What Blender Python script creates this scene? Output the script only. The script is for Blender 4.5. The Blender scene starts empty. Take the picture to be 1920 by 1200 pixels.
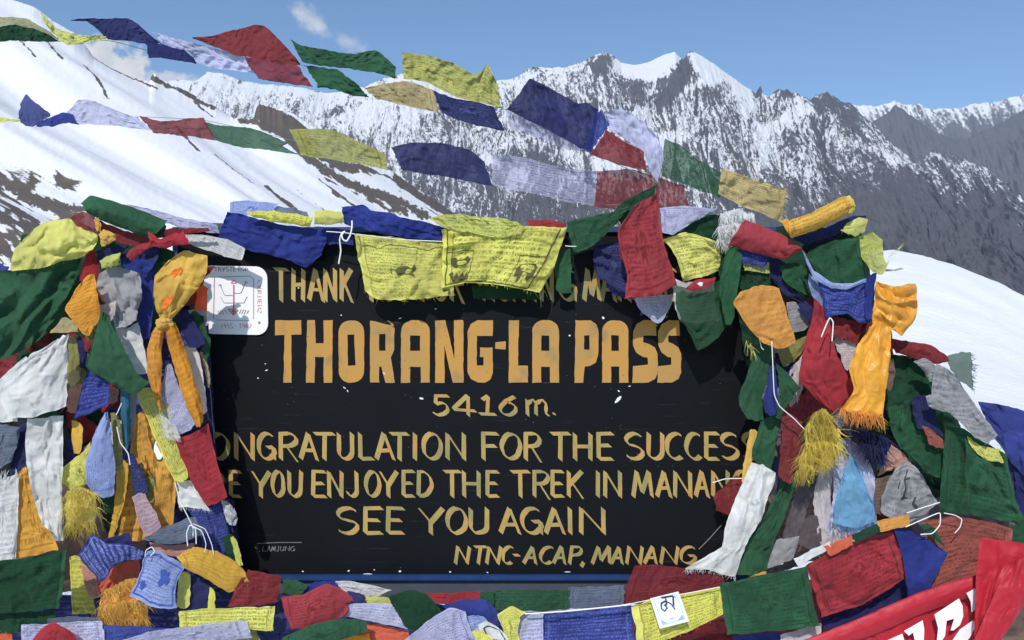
import bpy, bmesh, math, random
import numpy as np
from mathutils import Vector
from mathutils.geometry import tessellate_polygon
SC = bpy.context.scene
COL = SC.collection
R = math.radians
# ---------------------------------------------------------------- camera, sky, sun, exposure
F = 1493.0                      # focal length in photograph pixels (1920 wide)
EYE = 1.55
cam = bpy.data.cameras.new('camera')
cam.sensor_width = 36.0; cam.lens = 36.0*F/1920.0
cam.clip_start = 0.05; cam.clip_end = 60000
camo = bpy.data.objects.new('camera', cam); COL.objects.link(camo)
camo.location = (0, 0, EYE); camo.rotation_euler = (R(90), 0, 0)
SC.camera = camo
SUN_EL, SUN_AZ = 41.0, 195.0    # azimuth clockwise from +Y: behind the camera, a little to the left
sun = bpy.data.lights.new('sun', 'SUN'); sun.energy = 3.85; sun.angle = R(0.53); sun.color = (1, .955, .89)
suno = bpy.data.objects.new('sun', sun); COL.objects.link(suno)
sd = Vector((math.sin(R(SUN_AZ))*math.cos(R(SUN_EL)), math.cos(R(SUN_AZ))*math.cos(R(SUN_EL)), math.sin(R(SUN_EL))))
suno.rotation_euler = (-sd).to_track_quat('-Z', 'Y').to_euler()
SC.view_settings.view_transform = 'Standard'; SC.view_settings.look = 'None'
SC.view_settings.exposure = 0.0; SC.view_settings.gamma = 1.0; SC.view_settings.use_curve_mapping = False
SC.cycles.use_denoising = True
SC.cycles.max_bounces = 6; SC.cycles.transparent_max_bounces = 16; SC.cycles.volume_bounces = 0

class NT:
    """small helper for building node trees"""
    def __init__(s, tree): s.t = tree; tree.nodes.clear()
    def n(s, typ, **kw):
        nd = s.t.nodes.new(typ)
        for k, v in kw.items():
            if k.startswith('i_'):
                key = k[2:]; key = int(key) if key.isdigit() else key.replace('_', ' ')
                s.put(nd.inputs[key], v)
            else: setattr(nd, k, v)
        return nd
    def put(s, sock, v):
        if isinstance(v, bpy.types.NodeSocket): s.t.links.new(v, sock)
        elif isinstance(v, bpy.types.Node): s.t.links.new(v.outputs[0], sock)
        elif isinstance(v, tuple) and len(v) == 3 and sock.type == 'RGBA': sock.default_value = v+(1,)
        else: sock.default_value = v
    def m(s, op, a, b=None, c=None, clamp=False):
        nd = s.t.nodes.new('ShaderNodeMath'); nd.operation = op; nd.use_clamp = clamp
        for i, v in enumerate((a, b, c)):
            if v is not None: s.put(nd.inputs[i], v)
        return nd.outputs[0]
    def mix(s, f, a, b, typ='MIX'):
        nd = s.t.nodes.new('ShaderNodeMix'); nd.data_type = 'RGBA'; nd.blend_type = typ
        s.put(nd.inputs[0], f); s.put(nd.inputs[6], a); s.put(nd.inputs[7], b)
        return nd.outputs[2]
    def ss(s, x, lo, hi, a=0.0, b=1.0):
        nd = s.t.nodes.new('ShaderNodeMapRange'); nd.interpolation_type = 'SMOOTHSTEP'
        for k, v in zip(('Value', 'From Min', 'From Max', 'To Min', 'To Max'), (x, lo, hi, a, b)): s.put(nd.inputs[k], v)
        return nd.outputs[0]
    def noise(s, vec, scale, detail=3, rough=.55, w=None):
        nd = s.t.nodes.new('ShaderNodeTexNoise')
        if w is not None: nd.noise_dimensions = '4D'; s.put(nd.inputs['W'], w)
        if vec is not None: s.put(nd.inputs['Vector'], vec)
        nd.inputs['Scale'].default_value = scale; nd.inputs['Detail'].default_value = detail; nd.inputs['Roughness'].default_value = rough
        return nd.outputs[0]
    def xyz(s, x, y, z=0.0):
        nd = s.t.nodes.new('ShaderNodeCombineXYZ')
        for i, v in enumerate((x, y, z)): s.put(nd.inputs[i], v)
        return nd.outputs[0]
    def sep(s, v):
        nd = s.t.nodes.new('ShaderNodeSeparateXYZ'); s.put(nd.inputs[0], v); return nd.outputs

# sky: Nishita with thin wisps and a bank of cumulus fixed by compass direction
world = bpy.data.worlds.new('World'); SC.world = world; world.use_nodes = True
w = NT(world.node_tree)
sky = w.n('ShaderNodeTexSky', sky_type='NISHITA', sun_disc=False, sun_elevation=R(SUN_EL), sun_rotation=R(SUN_AZ),
          altitude=3200, air_density=1.0, dust_density=.6, ozone_density=1.4)
dv = w.sep(w.n('ShaderNodeTexCoord').outputs['Generated'])
yy = w.m('MAXIMUM', dv[1], .05)
su = w.m('DIVIDE', dv[0], yy); sw = w.m('DIVIDE', dv[2], yy)
front = w.m('GREATER_THAN', dv[1], .06)
def cloud(px, py, rx, ry, rot, scale, lo, hi, dens, stretch=1.0):
    cx, cz = (px-960)/F, (600-py)/F
    a = w.m('SUBTRACT', su, cx); b = w.m('SUBTRACT', sw, cz)
    c, s_ = math.cos(rot), math.sin(rot)
    u = w.m('ADD', w.m('MULTIPLY', a, c*F/rx), w.m('MULTIPLY', b, s_*F/rx))
    v = w.m('ADD', w.m('MULTIPLY', a, -s_*F/ry), w.m('MULTIPLY', b, c*F/ry))
    r = w.m('SQRT', w.m('ADD', w.m('MULTIPLY', u, u), w.m('MULTIPLY', v, v)))
    nz = w.noise(w.xyz(w.m('MULTIPLY', su, scale), w.m('MULTIPLY', sw, scale*stretch), px*.01), 1.0, 6, .62)
    f = w.m('ADD', nz, w.m('MULTIPLY', w.m('SUBTRACT', .8, r), .34))
    return w.m('MULTIPLY', w.ss(f, lo, hi), dens)
cl = [cloud(590, 46, 58, 22, R(-42), 24, .42, .80, .78), cloud(655, 78, 44, 24, R(-10), 24, .45, .84, .60),
      cloud(352, 30, 40, 30, R(-50), 30, .60, 1.2, .22), cloud(1130, 70, 60, 22, R(-20), 25, .62, 1.3, .14),
      cloud(215, 125, 110, 52, R(-22), 26, .42, .60, .93), cloud(330, 158, 90, 30, R(-12), 30, .42, .64, .80),
      cloud(560, 150, 60, 26, 0, 26, .55, 1.0, .35), cloud(1600, 118, 420, 16, R(-3), 9, .55, 1.3, .10, 4)]
tot = cl[0]
for c in cl[1:]: tot = w.m('MAXIMUM', tot, c)
tot = w.m('MULTIPLY', tot, front)
SKY_S = .152
grey = w.noise(w.xyz(w.m('MULTIPLY', su, 30), w.m('MULTIPLY', sw, 40), 3.0), 1.0, 5, .6)
ccol = w.mix(w.ss(grey, .3, .7), (4.6, 4.75, 5.1), (6.0, 5.95, 5.85))
skyc = w.mix(tot, w.mix(1.0, sky.outputs[0], (.97, 1.13, 1.15), 'MULTIPLY'), ccol)
bg = w.n('ShaderNodeBackground', i_Color=skyc, i_Strength=SKY_S)
w.t.links.new(bg.outputs[0], w.n('ShaderNodeOutputWorld').inputs[0])

# ---------------------------------------------------------------- helpers
def P(px, py, d):
    """the point seen at photograph pixel (px, py) standing d metres in front of the lens plane"""
    return ((px-960)/F*d, d, EYE-(py-600)/F*d)
_pr = np.random.RandomState(7).permutation(4096)
_pv = np.random.RandomState(8).rand(4096)
def vn(x, y, seed=0):
    x = np.asarray(x, float); y = np.asarray(y, float)
    xi = np.floor(x).astype(int); yi = np.floor(y).astype(int); fx = x-xi; fy = y-yi
    fx = fx*fx*fx*(fx*(fx*6-15)+10); fy = fy*fy*fy*(fy*(fy*6-15)+10)
    h = lambda a, b: _pv[(_pr[(_pr[(a+seed*131) & 4095]+b) & 4095]+seed) & 4095]
    return (h(xi, yi)*(1-fx)+h(xi+1, yi)*fx)*(1-fy)+(h(xi, yi+1)*(1-fx)+h(xi+1, yi+1)*fx)*fy
def fbm(x, y, seed=0, o=4, g=.5):
    t = 0; a = 1; s = 0
    for i in range(o):
        t = t+a*vn(x*2**i, y*2**i, seed+i*17); s += a; a *= g
    return t/s
def ridged(x, y, seed=0, o=4, g=.5):
    t = 0; a = 1; s = 0
    for i in range(o):
        t = t+a*(1-np.abs(2*vn(x*2**i, y*2**i, seed+i*13)-1))**1.6; s += a; a *= g
    return t/s
def sst(x, a, b):
    t = np.clip((x-a)/(b-a), 0, 1); return t*t*(3-2*t)
def props(o, label=None, cat=None, group=None, kind=None):
    for k, v in (('label', label), ('category', cat), ('group', group), ('kind', kind)):
        if v: o[k] = v
    return o
def link(name, me, mat=None, parent=None, smooth=True, center=False):
    if mat: me.materials.append(mat)
    o = bpy.data.objects.new(name, me); COL.objects.link(o)
    if smooth and len(me.polygons): me.polygons.foreach_set('use_smooth', [True]*len(me.polygons))
    if center:
        n = len(me.vertices); co = np.empty(n*3); me.vertices.foreach_get('co', co); co = co.reshape(-1, 3)
        c = co.mean(0); me.vertices.foreach_set('co', (co-c).ravel()); o.location = c
    if parent:
        o.parent = parent
        o.matrix_parent_inverse.translation = -Vector(parent.location)
    me.update()
    return o
def grid_mesh(name, G, attrs=None, uv=None):
    nv, nu = G.shape[:2]
    me = bpy.data.meshes.new(name)
    idx = np.arange(nv*nu).reshape(nv, nu)
    q = np.stack([idx[:-1, :-1], idx[1:, :-1], idx[1:, 1:], idx[:-1, 1:]], -1).reshape(-1, 4)
    me.vertices.add(nv*nu); me.vertices.foreach_set('co', G.reshape(-1))
    me.loops.add(q.size); me.loops.foreach_set('vertex_index', q.ravel().astype(np.int32))
    me.polygons.add(len(q)); me.polygons.foreach_set('loop_start', np.arange(0, q.size, 4, dtype=np.int32))
    me.polygons.foreach_set('loop_total', np.full(len(q), 4, dtype=np.int32))
    me.update(calc_edges=True)
    for k, v in (attrs or {}).items():
        a = me.attributes.new(k, 'FLOAT', 'POINT'); a.data.foreach_set('value', np.asarray(v, float).ravel())
    if uv is not None:
        l = me.uv_layers.new(name='uv'); l.data.foreach_set('uv', uv.reshape(-1, 2)[q.ravel()].astype(float).ravel())
    return me
class MB:
    """collects loose faces and builds them as one mesh"""
    def __init__(s): s.v = []; s.f = []
    def face(s, pts):
        k = len(s.v); s.v += [tuple(p) for p in pts]; s.f.append(list(range(k, k+len(pts))))
    def poly(s, outer, hole=None):
        loops = [[Vector(p) for p in outer]]+([[Vector(p) for p in hole]] if hole else [])
        k = len(s.v); s.v += [tuple(p) for l in loops for p in l]
        s.f += [[k+i for i in t] for t in tessellate_polygon(loops)]
    def box(s, a, b):
        x0, y0, z0 = a; x1, y1, z1 = b; k = len(s.v)
        s.v += [(x0, y0, z0), (x1, y0, z0), (x1, y1, z0), (x0, y1, z0), (x0, y0, z1), (x1, y0, z1), (x1, y1, z1), (x0, y1, z1)]
        s.f += [[k+i for i in q] for q in ((0, 3, 2, 1), (4, 5, 6, 7), (0, 1, 5, 4), (1, 2, 6, 5), (2, 3, 7, 6), (3, 0, 4, 7))]
    def tube(s, pts, r, seg=6, taper=None):
        pts = [Vector(p) for p in pts]; k0 = len(s.v)
        for i, p in enumerate(pts):
            t = (pts[min(i+1, len(pts)-1)]-pts[max(i-1, 0)]).normalized()
            a = t.cross(Vector((.13, .97, .21))).normalized(); b = t.cross(a)
            rr = r*(taper(i/(len(pts)-1)) if taper else 1)
            for j in range(seg):
                th = 2*math.pi*j/seg; s.v.append(tuple(p+a*(rr*math.cos(th))+b*(rr*math.sin(th))))
        for i in range(len(pts)-1):
            for j in range(seg):
                j2 = (j+1) % seg; s.f.append([k0+i*seg+j, k0+i*seg+j2, k0+(i+1)*seg+j2, k0+(i+1)*seg+j])
        s.f.append([k0+j for j in range(seg)][::-1]); s.f.append([k0+(len(pts)-1)*seg+j for j in range(seg)])
    def build(s, name, mat, parent=None, smooth=False, center=False):
        me = bpy.data.meshes.new(name); me.from_pydata(s.v, [], s.f); me.update()
        return link(name, me, mat, parent, smooth, center)
def catmull(pts, n):
    pts = np.asarray(pts, float)
    if len(pts) == 1: return np.repeat(pts, n, 0)
    d = np.r_[0, np.cumsum(np.maximum(np.linalg.norm(np.diff(pts[:, :2], axis=0), axis=1), 1e-6))]
    s = np.linspace(0, d[-1], n)
    if len(pts) == 2: return np.stack([np.interp(s, d, pts[:, k]) for k in range(pts.shape[1])], 1)
    tg = np.zeros_like(pts)
    for i in range(len(pts)):
        a, b = max(i-1, 0), min(i+1, len(pts)-1); tg[i] = (pts[b]-pts[a])/(d[b]-d[a])*.55
    i = np.clip(np.searchsorted(d, s, side='right')-1, 0, len(pts)-2)
    h = (d[i+1]-d[i])[:, None]; t = ((s-d[i])/(d[i+1]-d[i]))[:, None]
    return (2*t**3-3*t**2+1)*pts[i]+(t**3-2*t**2+t)*h*tg[i]+(-2*t**3+3*t**2)*pts[i+1]+(t**3-t**2)*h*tg[i+1]
def pts(s):
    return [tuple(float(c) for c in q.split(',')) for q in s.split()]
def mat_new(name):
    m = bpy.data.materials.new(name); m.use_nodes = True; return m, NT(m.node_tree)
def out(t, sh, vol=None):
    o = t.n('ShaderNodeOutputMaterial'); t.t.links.new(sh.outputs[0] if isinstance(sh, bpy.types.Node) else sh, o.inputs[0])
def plain(name, col, rough=.6, var=.12, scale=20, spec=.4, metal=0.0, bump=0.0):
    m, t = mat_new(name)
    tc = t.n('ShaderNodeTexCoord').outputs['Object']
    nz = t.noise(tc, scale, 4)
    c = t.mix(nz, tuple(v*(1-var) for v in col), tuple(min(1, v*(1+var)) for v in col))
    b = t.n('ShaderNodeBsdfPrincipled', i_Base_Color=c, i_Roughness=rough, i_Specular_IOR_Level=spec, i_Metallic=metal)
    if bump:
        bp = t.n('ShaderNodeBump', i_Height=t.noise(tc, scale*2, 5), i_Strength=bump); bp.inputs['Distance'].default_value = .002
        t.put(b.inputs['Normal'], bp)
    out(t, b); return m
# ---------------------------------------------------------------- mountains, snow slopes
def rock_snow(name, rock_a, rock_b, snow, nscale, lo=.42, hi=.58, bump=0.3, nvec=(1, 1, 1)):
    m, t = mat_new(name)
    at = t.n('ShaderNodeAttribute', attribute_name='snow').outputs['Fac']
    tc = t.n('ShaderNodeTexCoord').outputs['Object']
    mp = t.n('ShaderNodeMapping', i_Vector=tc); mp.inputs['Scale'].default_value = nvec
    n1 = t.noise(mp, nscale, 6, .65); n2 = t.noise(mp, nscale*.23, 5, .6)
    rk = t.mix(n2, rock_a, rock_b)
    f = t.m('ADD', at, t.m('MULTIPLY', t.m('SUBTRACT', n1, .5), .55))
    f = t.ss(f, lo, hi)
    c = t.mix(f, rk, t.mix(n2, snow, tuple(v*.93 for v in snow)))
    b = t.n('ShaderNodeBsdfPrincipled', i_Base_Color=c, i_Roughness=.85, i_Specular_IOR_Level=.15)
    if bump:
        bp = t.n('ShaderNodeBump', i_Height=n1, i_Strength=bump); bp.inputs['Distance'].default_value = 1.2/nscale
        t.put(b.inputs['Normal'], bp)
    out(t, b); return m
def skyline(s):
    a = np.array(pts(s)); return lambda x: np.interp(x, a[:, 0], a[:, 1])
def seg_dist(X, Y, poly):
    best = np.full(X.shape, 1e9)
    for (x0, y0), (x1, y1) in zip(poly[:-1], poly[1:]):
        dx, dy = x1-x0, y1-y0; t = np.clip(((X-x0)*dx+(Y-y0)*dy)/(dx*dx+dy*dy), 0, 1)
        best = np.minimum(best, np.hypot(X-x0-t*dx, Y-y0-t*dy))
    return best

# --- main massif: two white summits, rock walls, spurs running down into a brown-grey valley
sk = skyline('300,152 345,150 366,152 390,133 420,139 455,151 500,159 560,164 620,174 680,163 740,141 790,138 850,150 930,152 960,149 985,131 1000,126 1050,127 1090,118 1112,104 1135,97 1147,103 1165,118 1190,122 1215,117 1240,105 1265,97 1274,107 1281,111 1296,94 1320,108 1350,128 1375,146 1400,164 1417,176 1421,168 1426,160 1431,176 1440,181 1460,171 1475,163 1485,175 1500,180 1520,190 1530,180 1551,171 1575,188 1590,191 1600,202 1620,217 1640,236 1660,264 1700,286 1730,294 1750,283 1770,290 1790,292 1830,311 1850,316 1870,340 1895,350 1925,386 2000,430 2100,470')
nx, nt = 1500, 620
px = np.linspace(310, 2090, nx)
tt = np.r_[np.linspace(-.10, 0, 8)[:-1], np.linspace(0, 1, nt)**1.12]
X, T = np.meshgrid(px, tt)
jag = (fbm(px/16, px*0+3, 5, 4, .6)-.5)*9*np.interp(px, [300, 900, 1080, 1180, 1400, 1450, 2100], [.5, 1, .9, .25, .45, 1.5, 1.6])
S = (sk(px)+jag)[None, :]+0*T
warp = (fbm(X/70, T*3, 21, 3)-.5)*130*np.clip(T*2.2, 0, 1)+T*np.interp(X, [310, 1000, 1300, 1600, 2090], [-60, -40, 30, -60, 120])
rel = ridged((X+warp)/105, T*1.1+.2, 31, 5, .55)
rel2 = ridged((X+warp*1.3)/34+T*1.5, T*5, 47, 4, .6)
rel3 = fbm(X/7, T*34, 61, 3, .6)
d0, d1 = 6200., 2700.
D = d0+(d1-d0)*np.clip(T, 0, 1)-np.minimum(T, 0)*9000
zr = EYE-(S-600)/F*d0
BY = 650+0*X
zb = EYE-(BY-600)/F*d1
Tc = np.clip(T, 0, 1)
Z = zb+(zr-zb)*(1-Tc)**1.25
amp = np.clip(Tc*5, 0, 1)*(1-.35*Tc)
Z = Z+((rel-.5)*250+(rel2-.5)*120+(rel3-.5)*60)*amp*np.interp(X, [310, 700, 1000, 2090], [.7, .8, 1, 1])+np.minimum(T, 0)*2600
XX = (X-960)/F*(d0+(D-d0)*.62)
G = np.stack([XX, D+(rel2-.5)*amp*120, Z], -1)
PX = 960+G[..., 0]/G[..., 1]*F; PY = 600-(G[..., 2]-EYE)/G[..., 1]*F
# snow: deep high up, thinning to streaks in the gullies, bare below
line = np.interp(PX, [300, 700, 850, 950, 1050, 1150, 1300, 1450, 1600, 1700, 1800, 1920, 2100], [330, 325, 330, 330, 318, 330, 350, 335, 300, 310, 350, 385, 430])
line = line+(fbm(PX/40, PX*0, 77, 3)-.5)*70
top = sk(PX)
hf = (line-PY)/np.maximum(line-top, 60)            # 1 at the crest, 0 at the snow line
gx = np.gradient(rel, axis=1); gx = gx/gx.std()
fan = X+warp*1.15-Tc*420*np.tanh(gx*.8)
streak = ridged(fan/13+np.sin(PX/60)*1.2, T*10, 83, 3, .6)
streak2 = ridged((fan-T*90)/5.5+fbm(X/18, T*20, 95, 2)*2, T*20, 93, 2, .6)
fine = fbm(PX/3.2, PY/3.8, 97, 3, .6)
cov = np.interp(PX, [300, 800, 1000, 1150, 1400, 1550, 1650, 2000], [.55, .51, .45, .42, .43, .40, .35, .33])
cov = cov+np.clip(hf, -1, 1)*np.interp(PX, [300, 900, 1100, 1500, 1700, 2000], [.26, .20, .12, .06, .08, .1])
tex = .40*streak+.34*streak2+.34*fine-.25*(rel2-.5)
snow = cov+(tex-.52)*2.1-.55*np.clip(-hf*1.4, 0, 1)-.35*(hf < -.6)
gs = np.gradient(rel+.35*rel2, axis=1); gs = gs/gs.std()
snow = snow-.30*np.tanh(gs*1.1)*np.clip(Tc*6, 0, 1)
dz = np.gradient(Z, axis=1)/np.maximum(np.abs(np.gradient(XX, axis=1)), 1)
snow = snow-.17*np.clip(np.abs(dz)-.7, 0, 1.2)
def blob(x, y, rx, ry, a, rot=0):
    c, s_ = math.cos(rot), math.sin(rot); u = (PX-x)*c+(PY-y)*s_; v = -(PX-x)*s_+(PY-y)*c
    return a*np.clip(1.35-np.hypot(u/rx, v/ry), 0, 1)
for b in [(1185, 128, 42, 16, .9, .25), (1232, 125, 34, 20, .9, -.5), (1262, 104, 16, 12, .9, -.4), (1320, 120, 32, 17, 1.3, .62), (1340, 140, 26, 26, .7, .8), (1385, 160, 30, 12, 1.0, .75),
          (1128, 122, 17, 18, -1.0, .3), (1277, 140, 15, 42, -.9, .5), (1262, 165, 16, 30, -.5, .55), (1345, 165, 30, 16, -.5, -.5), (1205, 175, 42, 20, -.45, .4), (1425, 168, 5, 10, -.9), (1474, 172, 16, 12, -.7),
          (1550, 190, 26, 20, -.6), (1590, 225, 26, 40, -.45), (1150, 305, 46, 22, .7, .5), (1250, 262, 46, 16, .45, -.3), (700, 215, 90, 30, .3), (1480, 220, 60, 14, .4, -.5), (1430, 290, 12, 60, .35, .3),
          (640, 205, 45, 10, -.5, -.3), (860, 225, 60, 18, -.3, .1), (1680, 300, 40, 10, .5, .5), (1000, 300, 70, 18, -.45, .2)]:
    snow = snow+blob(*b)
m_massif = rock_snow('massif_rock_and_snow', (.060, .060, .072), (.125, .12, .125), (.74, .75, .775), .05, lo=.27, hi=.73, bump=.5, nvec=(1, 1, .85))
link('snowy_mountain', grid_mesh('snowy_mountain', G, {'snow': snow}), m_massif)
props(bpy.data.objects['snowy_mountain'], 'snow streaked rocky massif with two white summits', 'mountain', kind='structure')

# --- the far range and the bare grey hill in front of it, at the right
def far_range(name, line_, x0, x1, da, db, basey, snowf, mat, label, seed, rr=70, n=760, m=160):
    s = skyline(line_); px = np.linspace(x0, x1, n); T = np.r_[np.linspace(-.1, 0, 6)[:-1], np.linspace(0, 1, m)]
    X, T = np.meshgrid(px, T); S = s(X)+(fbm(X/12, X*0+1, seed, 4, .6)-.5)*7
    Tc = np.clip(T, 0, 1); D = da+(db-da)*Tc-np.minimum(T, 0)*6000
    zr = EYE-(S-600)/F*da; zb = EYE-(basey-600)/F*db
    r1 = ridged((X+T*60)/50, T*1.4, seed+3, 5, .55); r2 = ridged(X/16+T*2, T*5, seed+9, 3, .6)
    Z = zb+(zr-zb)*(1-Tc)**1.1+((r1-.5)*200+(r2-.5)*rr)*np.clip(Tc*5, 0, 1)+np.minimum(T, 0)*2500
    G = np.stack([(X-960)/F*(da+(D-da)*.6), D, Z], -1)
    PX = 960+G[..., 0]/G[..., 1]*F; PY = 600-(G[..., 2]-EYE)/G[..., 1]*F
    st = ridged((X-T*80)/8, T*3, seed+21, 3, .6)
    o = link(name, grid_mesh(name, G, {'snow': snowf(PX, PY, st, s(PX))}), mat); props(o, label, 'mountain', kind='structure')
m_far = rock_snow('far_rock_and_snow', (.11, .115, .14), (.16, .165, .19), (.76, .78, .81), .03, lo=.25, hi=.75, bump=.4)
far_range('far_mountain', '1500,210 1590,196 1640,200 1660,196 1680,189 1700,197 1720,194 1740,203 1780,205 1800,201 1835,193 1860,192 1900,182 1925,177 2000,170 2150,190 2400,150 2700,200', 1480, 2650, 9000, 6000, 640,
          lambda PX, PY, st, t: .78-(PY-t)/66+(st-.5)*.9+(fbm(PX/3.5, PY/4, 207, 3, .6)-.5)*1.0, m_far, 'distant snow dusted range on the horizon at the right', 201)
far_range('grey_hill', '1540,330 1600,262 1625,238 1650,221 1668,207 1677,198 1688,203 1705,214 1725,228 1750,246 1790,262 1820,258 1850,243 1880,228 1905,214 1925,204 2000,180 2150,160 2400,120 2700,180', 1530, 2650, 6800, 4200, 640,
          lambda PX, PY, st, t: np.zeros_like(PX)+.12+(st-.5)*.35, rock_snow('grey_hill_rock', (.10, .105, .125), (.145, .145, .16), (.8, .82, .86), .006, bump=.3), 'bare grey hill in front of the distant range', 231)

# --- near snow slope, left: long ribs falling to the right, crest rocks and bare scree
sl = skyline('-1900,-420 -1200,-400 -700,-310 -300,-160 0,-8 30,2 62,12 78,22 100,40 140,62 165,92 176,108 205,126 245,144 280,154 284,141 290,138 302,148 330,160 366,180 400,196 433,220 452,221 462,226 476,222 480,205 487,193 497,199 510,202 519,204 528,202 542,212 550,214 570,226 592,241 640,266 700,300 740,326 780,352 850,397 900,425 1000,470 1150,520')
n, m = 1110, 420
px = np.r_[np.linspace(-1150, -270, 200)[:-1], np.linspace(-270, 1140, n-199)]; tv = np.r_[np.linspace(-.04, 0, 5)[:-1], np.linspace(0, 1, m)]
X, T = np.meshgrid(px, tv); Tc = np.clip(T, 0, 1)
slw = np.interp(px, np.linspace(-1300, 1600, 1451), np.convolve(sl(np.linspace(-1300-360, 1600+360, 1811)), np.hanning(361)/np.hanning(361).sum(), 'valid'))
bl_ = 1-np.exp(-Tc*26)
S = sl(X)*(1-bl_)+slw[None, :]*bl_+(fbm(X/5, X*0, 301, 3, .6)-.5)*np.interp(X, [0, 170, 300, 470, 600, 1100], [1, 2, 4, 6, 5, 5])*np.exp(-Tc*40)
PYg = S+Tc*(760-S)
al = (X*.85+PYg*.53); ac = (-X*.53+PYg*.85)        # along and across the fall line as it runs down the face
ribs = fbm(ac/75+fbm(al/400, ac/300, 311, 2)*.8, al/900, 305, 3, .42)
rib2 = fbm(ac/14, al/190, 331, 2)
ripple = fbm(X/9, PYg/7, 341, 3)
D = 330*(55/330)**Tc*(1-np.minimum(T, 0)*3)
Z = EYE-(PYg-600)/F*D+np.minimum(T, 0)*260
fade = np.clip(Tc*9, 0, 1)
Z = Z+((ribs-.5)*.060+(rib2-.5)*.0016+(ripple-.5)*.0006)*D*fade
G = np.stack([(X-960)/F*D, D, Z], -1)
PX = X; PY = 600-(G[..., 2]-EYE)/D*F
rock = np.zeros_like(X)
fray = (fbm(PX/5, PY/5, 351, 4, .65)-.5)*1.5
fr2 = (fbm(ac/5, al/40, 361, 3, .6)-.5)
def stripe(s, wd, a=1.0):
    global rock
    d = seg_dist(PX+fray*10, PYg+fray*10+fr2*8, pts(s)); rock = np.maximum(rock, a*np.clip(1.5-d/wd, 0, 1))
for s, wd, a in [('176,110 210,132 250,149 292,166', 4.5, 1), ('284,145 310,158 345,172 375,190 402,202', 7, 1), ('78,78 93,98 104,118 116,132', 5, .8), ('20,74 40,92 56,108 66,120', 3.5, .75),
                 ('160,140 172,160 190,184 202,204', 4, .9), ('366,192 385,204 400,214', 3, .8), ('422,206 440,222', 3, .85), ('452,226 480,232 510,246 548,268', 7, 1), ('484,202 492,220', 9, 1), ('516,212 530,232', 11, 1),
                 ('545,222 575,250 580,290', 10, 1), ('500,215 520,240 560,280', 12, 1), ('330,254 350,276 372,298', 5, .95), ('402,300 436,326 476,352', 3, .7), ('500,348 528,376 560,398', 7, .85), ('520,366 545,380 560,396', 5, .9),
                 ('560,284 620,300 690,318', 8, .95), ('575,296 650,334 725,364 800,402', 9, .95), ('742,330 790,370 850,404', 13, 1), ('668,342 700,362 745,392', 4, .8), ('690,318 730,332 770,352', 5, .9), ('600,330 640,360 690,395', 3.5, .7),
                 ('640,330 700,350 760,390', 4, .8), ('555,340 600,372 640,410', 2.2, .6), ('-20,300 20,330 60,360', 16, .85), ('-20,350 30,380 70,420', 18, .85), ('20,330 80,365 150,400', 14, .8), ('60,350 120,375 160,385', 12, .8), ('-20,420 20,470 60,520', 16, .85), ('250,262 262,322', 1.5, .5)]:
    stripe(s, wd*.62, a)
SOLID = [('478,214 490,206 506,216 524,222 548,238', 13), ('500,232 530,244 565,262 585,288', 15), ('552,240 575,258 592,285', 10), ('452,226 478,230', 5), ('566,286 640,312 700,322', 6), ('600,316 680,352 760,392', 6), ('748,334 800,376 852,404', 11)]
patch = np.clip((PY-285)/60, 0, 1)*np.clip((185-PX-(PY-300)*-.1)/60, 0, 1)*np.clip(ridged(ac/14, al/70, 371, 3, .6)*1.6-.32+(PY-330)/700, 0, 1)
rock = np.maximum(rock*(.45+1.0*fbm(PX/8, PYg/8, 381, 3, .6)), patch*.95)
low = np.clip((PX-560)/120, 0, 1)*np.clip((PYg-sl(PX))/20, 0, 1)*np.clip(1-(PYg-sl(PX))/150, 0, 1)*np.clip(ridged(ac/11, al/60, 391, 3, .6)*1.8-.85, 0, 1)
rock = np.maximum(rock, low)
for s, wd in SOLID: rock = np.maximum(rock, np.clip(1.7-seg_dist(PX+fray*7, PYg+fray*7, pts(s))/wd, 0, 1)*np.where(PX > 575, np.clip(ridged(ac/6.5, al/45, 397, 3, .6)*2.1-.45, .15, 1.1), .80+.5*(fbm(ac/9, al/30, 399, 3)-.3)))
m_slope = rock_snow('slope_snow_and_scree', (.075, .065, .058), (.155, .132, .115), (.76, .765, .79), .55*3, lo=.38, hi=.56, bump=.04)
o = link('snow_slope', grid_mesh('snow_slope', G, {'snow': 1-rock}), m_slope); props(o, 'smooth snow slope with dark scree ribs at the left', 'hillside', kind='structure')

# --- snow ground round the sign, swelling into the white knoll behind it
rd = skyline('-1500,560 0,560 1300,535 1500,492 1600,478 1650,473 1685,476 1740,486 1800,503 1860,527 1920,556 2000,590 2300,640 3500,660')
n, m = 360, 200
px = np.linspace(-1500, 3500, n); dd = np.r_[np.geomspace(.35, 44, m), np.geomspace(46, 75, 20)]
X, D = np.meshgrid(px, dd)
zr = EYE-(rd(X)+(fbm(X/25, X*0, 401, 3)-.5)*5-600)/F*40
rise = sst(D, 5, 41)
Z = zr*rise+(fbm((X-960)/F*D/1.5, D/1.5, 411, 4)-.5)*np.clip(D*.012, .03, .35)-np.clip(D-42, 0, 99)*.55
Z = np.where(D < 5, Z+0.0, Z)
XW = (X-960)/F*np.maximum(D, 6)
G = np.stack([XW, D, Z], -1)
PX = 960+XW/D*F; PY = 600-(Z-EYE)/D*F
dirt = np.zeros_like(X)
for s, wd in [('1655,508 1680,505 1700,506', 3), ('1715,534 1745,532', 2), ('1830,686 1850,684', 3)]:
    dirt = np.maximum(dirt, .8*np.clip(1.4-seg_dist(PX, PY, pts(s))/wd, 0, 1))
dirt = np.where(D > 4, dirt, 0)
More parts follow.
